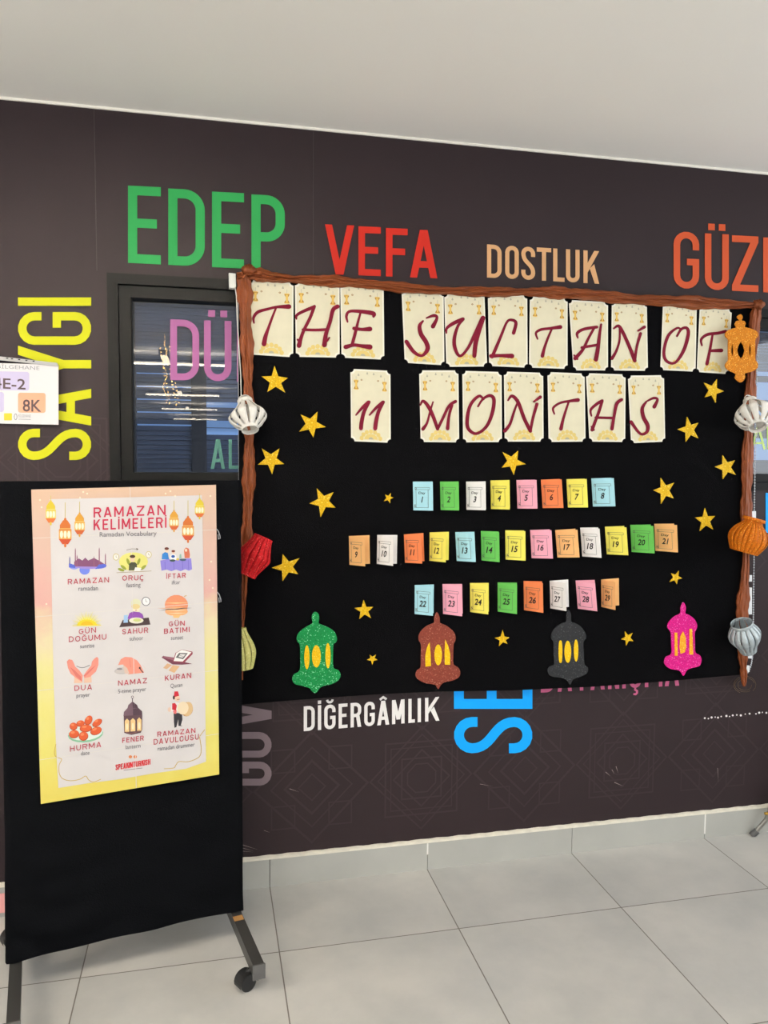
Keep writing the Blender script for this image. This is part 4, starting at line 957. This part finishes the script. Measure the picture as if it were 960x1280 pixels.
# fold highlights and wear painted as pale lines; gold bracket lines
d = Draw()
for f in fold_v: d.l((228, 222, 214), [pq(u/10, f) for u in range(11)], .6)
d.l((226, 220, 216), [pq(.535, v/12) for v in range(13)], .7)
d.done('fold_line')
d = Draw()
g_ = (206, 176, 92)
d.l(g_, catmull([(70, 930), (68, 940), (70, 946), (77, 949), (74, 956), (74, 966), (78, 973), (88, 976), (100, 974), (107, 970), (111, 975), (117, 977.5), (126, 974)], 4), .9)
d.done('printed_scroll'); d = Draw()
d.l(g_, catmull([(205, 961), (217, 960), (220, 956), (224, 952), (236, 952), (249, 946), (251.5, 936), (250, 924), (250, 920), (256, 912)], 4), .9)
d.done('printed_scroll')
d = Draw()
for x, y in ((163, 946), (169, 946)): d.e((226, 140, 90), x, y, 2.2, 2.0)
d.done('printed_ornament'); d = Draw(); d.l((140, 130, 130), [(154.6, 963), (166, 961.4), (178, 960)], .8)
d.done('printed_line'); d = Draw()
for x, y in ((104, 615), (109, 617), (100, 622), (207, 617), (213, 614), (219, 620), (263, 620), (50, 625), (52, 634), (264, 702), (266, 735), (58, 755), (262, 725)): d.e((252, 232, 206), x, y, 1.1, 1.1); d.done('printed_sparkle'); d = Draw()
def hang_lantern(cx, cy, w_, h, cord, cols):
    d = Draw(); c1, c2, c3 = cols
    d.l((214, 196, 120), [(cx, cy-h*.5-cord), (cx, cy-h*.45)], .9)
    d.p(c1, [(cx-w_*.16, cy-h*.44), (cx+w_*.16, cy-h*.44), (cx+w_*.42, cy-h*.27), (cx+w_*.42, cy-h*.16), (cx-w_*.42, cy-h*.16), (cx-w_*.42, cy-h*.27)])
    d.e(c1, cx, cy-h*.46, w_*.1, h*.06)
    d.p(c2, [(cx-w_*.42, cy-h*.16), (cx+w_*.42, cy-h*.16), (cx+w_*.5, cy-h*.08), (cx+w_*.5, cy+h*.22), (cx-w_*.5, cy+h*.22), (cx-w_*.5, cy-h*.08)])
    for k in (-1, 0, 1): d.e((252, 244, 214), cx+k*w_*.29, cy+h*.06, w_*.12, h*.13)
    d.l(c1, [(cx-w_*.5, cy-h*.10), (cx+w_*.5, cy-h*.10)], 1.0)
    d.p(c3, [(cx-w_*.5, cy+h*.22), (cx+w_*.5, cy+h*.22), (cx+w_*.22, cy+h*.40), (cx-w_*.22, cy+h*.40)]); d.e(c1, cx, cy+h*.44, w_*.09, h*.07)
    d.done('printed_lantern')
Y_ = ((226, 200, 60), (236, 214, 120), (226, 118, 60)); O_ = ((214, 116, 52), (232, 176, 96), (204, 84, 50)); G_ = ((222, 160, 60), (234, 190, 110), (214, 104, 56))
hang_lantern(63.5, 641, 13, 31, 6, Y_); hang_lantern(81.5, 666, 16, 36, 20, O_); hang_lantern(99.5, 656, 13, 30, 14, G_)
hang_lantern(217.5, 651.5, 12, 27, 12, G_); hang_lantern(235, 662, 15, 33, 20, O_); hang_lantern(249.5, 636, 12, 26, 6, Y_)
# mosque
d = Draw((30, 600), 6.857)
pu, bl_ = (136, 84, 120), (92, 108, 214)
d.e((150, 160, 236), 430, 745, 40, 22).e((150, 160, 236), 640, 740, 60, 22).e((120, 140, 236), 520, 770, 45, 42).e((160, 140, 220), 560, 735, 140, 28)
d.p(pu, [(430, 740), (430, 700), (470, 672), (500, 690), (525, 665), (550, 690), (600, 668), (650, 695), (690, 720), (690, 745)])
for x, y0 in ((392, 650), (440, 580), (455, 640), (645, 575), (698, 625), (600, 650)): d.p((150, 96, 120) if x != 392 else (80, 84, 150), [(x-5, 740), (x+5, 740), (x+4, y0+20), (x, y0), (x-4, y0+20)])
d.p(bl_, [(385, 750), (385, 715), (410, 720), (440, 735), (440, 755)]).p(bl_, [(610, 765), (640, 725), (690, 720), (708, 730), (700, 748)])
d.done('printed_mosque')
# fasting man between clocks
d = Draw((150, 600), 6.857)
d.e((232, 226, 130), 115, 700, 125, 80)
for x, y, r in ((30, 750, -50), (70, 700, -20), (160, 700, 20), (200, 750, 50), (10, 770, -70)): d.e((150, 160, 60), x, y, 12, 30, r)
d.p((70, 74, 56), [(75, 775), (78, 720), (95, 705), (130, 705), (145, 720), (148, 775)]).e((236, 206, 172), 107, 675, 22, 26).e((74, 52, 40), 107, 655, 24, 14).p((240, 240, 236), [(120, 780), (130, 748), (185, 755), (170, 780)])
d.l((160, 140, 90), [(-30, 795), (270, 780)], 4)
for x, y in ((-34, 660), (245, 640)): d.e((206, 190, 130), x, y, 27, 30).e((240, 236, 226), x, y, 21, 24).l((120, 110, 100), [(x, y-14), (x, y), (x+10, y+6)], 3)
d.l((120, 110, 100), [(55, 602), (100, 590), (155, 592)], 4).p((120, 110, 100), [(140, 582), (160, 592), (142, 604)])
d.done('printed_fasting_man')
# family at the table
d = Draw((150, 600), 6.857)
d.p((146, 134, 218), [(345, 690), (410, 678), (610, 672), (618, 765), (590, 778), (560, 765), (520, 782), (480, 768), (440, 782), (400, 768), (355, 778)])
for x, a0, a1 in ((385, 700, 770), (460, 695, 770), (535, 690, 770), (585, 685, 765)): d.l((120, 108, 200), [(x, a0), (x+3, a1)], 5)
d.p((54, 128, 204), [(358, 680), (362, 635), (385, 618), (410, 625), (420, 680)]).e((246, 212, 186), 402, 605, 16, 18).e((96, 48, 40), 400, 588, 19, 12)
d.p((240, 240, 244), [(430, 690), (435, 645), (455, 632), (480, 645), (488, 685)]).e((246, 212, 186), 458, 622, 13, 14).e((120, 56, 44), 457, 610, 16, 10).e((50, 90, 170), 455, 655, 16, 12)
d.p((222, 120, 90), [(555, 670), (548, 600), (565, 578), (590, 588), (600, 640), (596, 668)]).e((248, 220, 196), 566, 602, 10, 13)
d.e((60, 84, 74), 450, 690, 25, 10).e((60, 84, 104), 540, 684, 28, 10).e((226, 200, 90), 495, 680, 14, 10).p((150, 190, 170), [(508, 672), (512, 635), (524, 635), (528, 672)])
d.done('printed_family')
# sunrise
d = Draw((50, 710), 8.0)
for k in range(25):
    a_ = math.radians(178+k*7.6); r_ = (165, 140, 150)[k % 3]; ry = r_*.95
    x1, y1 = 470+r_*math.cos(a_)*1.0, 575+ry*math.sin(a_); t_ = a_+PI/2
    d.p((238, 226, 92) if k % 2 else (242, 234, 140), [(470+10*math.cos(t_), 575+10*math.sin(t_)), (x1, y1), (470-10*math.cos(t_), 575-10*math.sin(t_))])
d.e((240, 214, 50), 470, 577, 100, 62, 0, 180, 360).e((246, 190, 40), 470, 577, 62, 46, 0, 180, 360).l((238, 220, 90), [(325, 577), (610, 570)], 6)
d.done('printed_sunrise')
# suhoor
d = Draw((140, 710), 6.857)
d.e((226, 226, 190), 205, 300, 42, 36).e((242, 230, 200), 205, 352, 32, 34).e((232, 210, 150), 203, 330, 38, 22).e((200, 120, 110), 206, 362, 8, 4)
d.p((148, 84, 178), [(132, 432), (150, 385), (185, 372), (235, 378), (262, 395), (272, 425), (250, 440), (150, 445)])
d.p((70, 54, 56), [(62, 508), (92, 445), (315, 425), (330, 485)]).e((236, 232, 210), 208, 450, 62, 26).e((206, 214, 130), 215, 446, 34, 14)
d.p((164, 200, 236), [(98, 470), (102, 405), (135, 402), (136, 468)])
d.e((88, 92, 100), 291, 286, 37, 39).e((246, 244, 244), 291, 286, 31, 33).l((60, 60, 66), [(288, 264), (290, 288), (304, 290)], 3)
d.done('printed_mealtime')
# sunset
d = Draw((140, 710), 6.857)
d.e((238, 152, 112), 552, 318, 100, 88).e((242, 176, 120), 552, 372, 98, 40)
for y, x0, x1, c_ in ((300, 440, 665, (246, 204, 150)), (345, 385, 560, (226, 180, 150)), (365, 470, 640, (246, 214, 170)), (388, 480, 640, (246, 214, 170)), (408, 500, 615, (248, 224, 190))): d.p(c_, [(x0, y), (lerp(x0, x1, .5), y-5), (x1, y-3), (lerp(x0, x1, .5), y+6)])
d.p((246, 196, 130), [(520, 405), (590, 402), (572, 428), (528, 428)]).p((96, 84, 90), [(400, 366), (480, 350), (540, 350), (600, 342), (690, 342), (600, 350), (560, 356), (480, 358)]).e((210, 170, 110), 628, 240, 14, 4, -20)
d.done('printed_sunset')
# open hands
d = Draw((50, 810), 8.0)
sk, sk2 = (236, 150, 134), (220, 122, 112)
d.p((238, 196, 170), [(340, 352), (345, 280), (425, 270), (422, 350)]).p((238, 196, 170), [(440, 350), (440, 270), (512, 268), (518, 345)])
d.p(sk, [(268, 135), (290, 112), (322, 120), (338, 150), (352, 185), (395, 225), (428, 275), (420, 340), (360, 300), (305, 255), (280, 200)])
d.p(sk, [(545, 105), (570, 88), (585, 105), (584, 170), (560, 235), (500, 290), (445, 300), (435, 275), (470, 225), (512, 175), (520, 135)])
d.p(sk2, [(300, 190), (350, 225), (410, 285), (420, 335), (360, 285)]).p(sk2, [(560, 170), (510, 230), (445, 290), (440, 275), (500, 215)])
d.l((104, 104, 108), catmull([(365, 180), (400, 194), (440, 195), (498, 172)], 5), 6)
d.done('printed_hands')
# bowing worshipper
d = Draw((140, 800), 6.857)
d.e((196, 190, 188), 80, 268, 60, 26).p((206, 196, 192), [(25, 280), (60, 235), (100, 230), (160, 285)]).e((140, 136, 138), 65, 248, 25, 8)
d.p((238, 152, 132), [(52, 215), (75, 165), (110, 145), (165, 148), (215, 175), (245, 215), (275, 280), (140, 295), (130, 245), (95, 210)]).p((226, 196, 180), [(95, 212), (130, 240), (150, 290), (110, 288)]).l((224, 128, 112), [(150, 160), (160, 235)], 4).l((50, 44, 46), [(236, 232), (250, 262), (268, 280)], 7).e((50, 44, 46), 238, 240, 8, 9)
d.l((226, 210, 206), [(262, 215), (290, 245)], 5); d.done('printed_worshipper')
# book on a stand
d = Draw((140, 800), 6.857)
d.p((224, 180, 140), [(438, 240), (475, 200), (515, 215), (470, 250)]).p((230, 186, 140), [(485, 262), (520, 215), (580, 225), (535, 282)])
d.p((120, 64, 80), [(425, 150), (440, 135), (520, 165), (690, 205), (600, 212), (520, 210)]).p((150, 96, 110), [(430, 145), (450, 138), (530, 150), (540, 180)])
d.p((150, 70, 84), [(520, 185), (545, 110), (600, 82), (690, 100), (692, 120), (620, 195)]).p((246, 244, 240), [(528, 180), (552, 110), (600, 85), (682, 105), (605, 185)])
d.p((110, 108, 110), [(545, 150), (575, 110), (650, 112), (610, 165)]).p((228, 224, 222), [(570, 145), (585, 120), (632, 122), (605, 152)]).l((110, 108, 110), [(570, 125), (625, 150)], 3)
d.done('printed_book')
# dates
d = Draw((50, 860), 8.0)
d.e((140, 196, 160), 455, 460, 178, 84, -6).e((226, 240, 230), 455, 448, 172, 76, -6)
for x, y, rx, ry, r in ((335, 380, 40, 38, 10), (405, 352, 42, 32, -10), (485, 320, 36, 52, 28), (572, 345, 32, 56, 55), (340, 458, 52, 42, -8), (458, 400, 62, 38, -5), (560, 425, 60, 40, -22), (435, 478, 48, 46, -10)): d.e((176, 66, 36), x, y+4, rx, ry, r).e((224, 98, 54), x, y, rx*.92, ry*.9, r).e((240, 138, 92), x-rx*.25, y-ry*.3, rx*.4, ry*.3, r)
d.done('printed_dates')
# lantern
d = Draw((140, 860), 6.857)
dk, dk2 = (84, 62, 74), (118, 92, 104)
d.e((110, 96, 100), 175, 78, 12, 12).e((230, 226, 226), 175, 78, 7, 7).l(dk, [(175, 88), (175, 122)], 7)
d.p(dk2, [(130, 180), (140, 145), (175, 115), (215, 145), (228, 180)]).p(dk, [(175, 115), (215, 145), (228, 180), (180, 180)]).p(dk2, [(98, 240), (102, 205), (130, 175), (228, 172), (258, 200), (260, 235)]).p(dk, [(180, 238), (180, 178), (228, 172), (258, 200), (260, 235)])
d.p((96, 70, 78), [(100, 238), (260, 232), (258, 360), (245, 385), (165, 402), (105, 385)])
for x0, x1, y in ((110, 148, 262), (158, 200, 258), (215, 252, 252)): d.p((244, 206, 144), [(x0, y+115), (x0, y+20), ((x0+x1)/2, y), (x1, y+20), (x1, y+112)]).e((250, 232, 190), (x0+x1)/2, y+70, 10, 30)
d.l((150, 100, 90), [(105, 375), (165, 390), (255, 365)], 5)
d.done('printed_lantern')
# drummer
d = Draw((140, 860), 6.857)
d.p((52, 50, 56), [(528, 215), (600, 215), (604, 270), (590, 320), (605, 328), (570, 325), (568, 270), (552, 335), (535, 342), (530, 290)])
d.e((234, 200, 176), 492, 185, 14, 20).p((240, 232, 230), [(505, 200), (510, 135), (545, 122), (585, 130), (600, 200)])
d.p((200, 40, 54), [(515, 185), (516, 132), (540, 128), (556, 150), (548, 195)]).p((236, 120, 120), [(522, 195), (555, 190), (550, 222), (530, 220)])
d.e((244, 206, 178), 560, 88, 22, 26).p((206, 44, 60), [(528, 80), (536, 30), (565, 28), (576, 66)]).e((60, 40, 40), 530, 82, 9, 18).l((90, 56, 50), [(556, 98), (580, 96)], 4)
d.e((196, 150, 106), 640, 182, 54, 62, 10).e((226, 190, 140), 650, 180, 42, 62, 10).e((240, 220, 186), 608, 172, 48, 56, 8)
d.done('printed_drummer')
# clear clips at the edge of the poster
for cx, cy, lb in ((272.5, 668, 'small clear plastic clip at the upper right edge of the poster'), (273.5, 747, 'small clear plastic clip lower down the right edge of the poster')):
    q = MB(); q.tube([PS(cx-2, cy-7, SO+.003), PS(cx+.5, cy-4, SO+.008), PS(cx+2.5, cy+2, SO+.009), PS(cx+2.8, cy+5, SO+.006), PS(cx+.5, cy+6, SO+.004), PS(cx, cy, SO+.005)], .0016, 6)
    tag(q.build('plastic_clip', mat('clear_plastic', (150, 152, 156), rough=.2, spec=.6), smooth=True), lb, 'clip', 'clips on the poster edge')

# ---- things at the edges of the picture
q = MB(); P0 = Vector((-.86, -.022, .0)); 
q.box((-.90, -.0225, .022), (-.672, -.0165, .088)); 
tag(q.build('pink_card', mat('pink_card', (236, 168, 164), rough=.7)), 'pink card leaning on the skirting behind the stand', 'card')
# metal easel standing at the right, only a foot in the picture
E_ = empty('flipchart_easel', (2.55, -.16, 0)); met = mat('easel_metal', (150, 148, 142), rough=.3, metal=.8)
q = MB(); q.tube([(2.238, -.030, .012), (2.275, -.050, .075), (2.40, -.10, .55), (2.55, -.12, 1.25)], .009, 10); lg = q.build('leg', met, E_)
q = MB(); q.tube([(2.228, -.026, 0), (2.232, -.028, .006), (2.246, -.034, .022)], .013, 12); q.build('rubber_foot', mat('foot_grey', (92, 92, 92), rough=.5), lg)
q = MB(); q.tube([(2.85, -.32, .012), (2.80, -.30, .08), (2.70, -.22, .55), (2.58, -.13, 1.25)], .009, 10); q.build('leg', met, E_)
q = MB(); q.box((2.29, -.075, .118), (2.75, -.060, .178)); o = q.build('tray', mat('easel_white', (236, 234, 228), rough=.4), E_)
q = MB(); q.tube([(2.262, -.056, .105), (2.285, -.058, .105)], .006, 10); q.build('brass_knob', mat('brass', (190, 150, 70), rough=.3, metal=.8), E_)
tag(E_, 'grey metal stand whose slanting foot shows at the right edge by the skirting', 'easel')
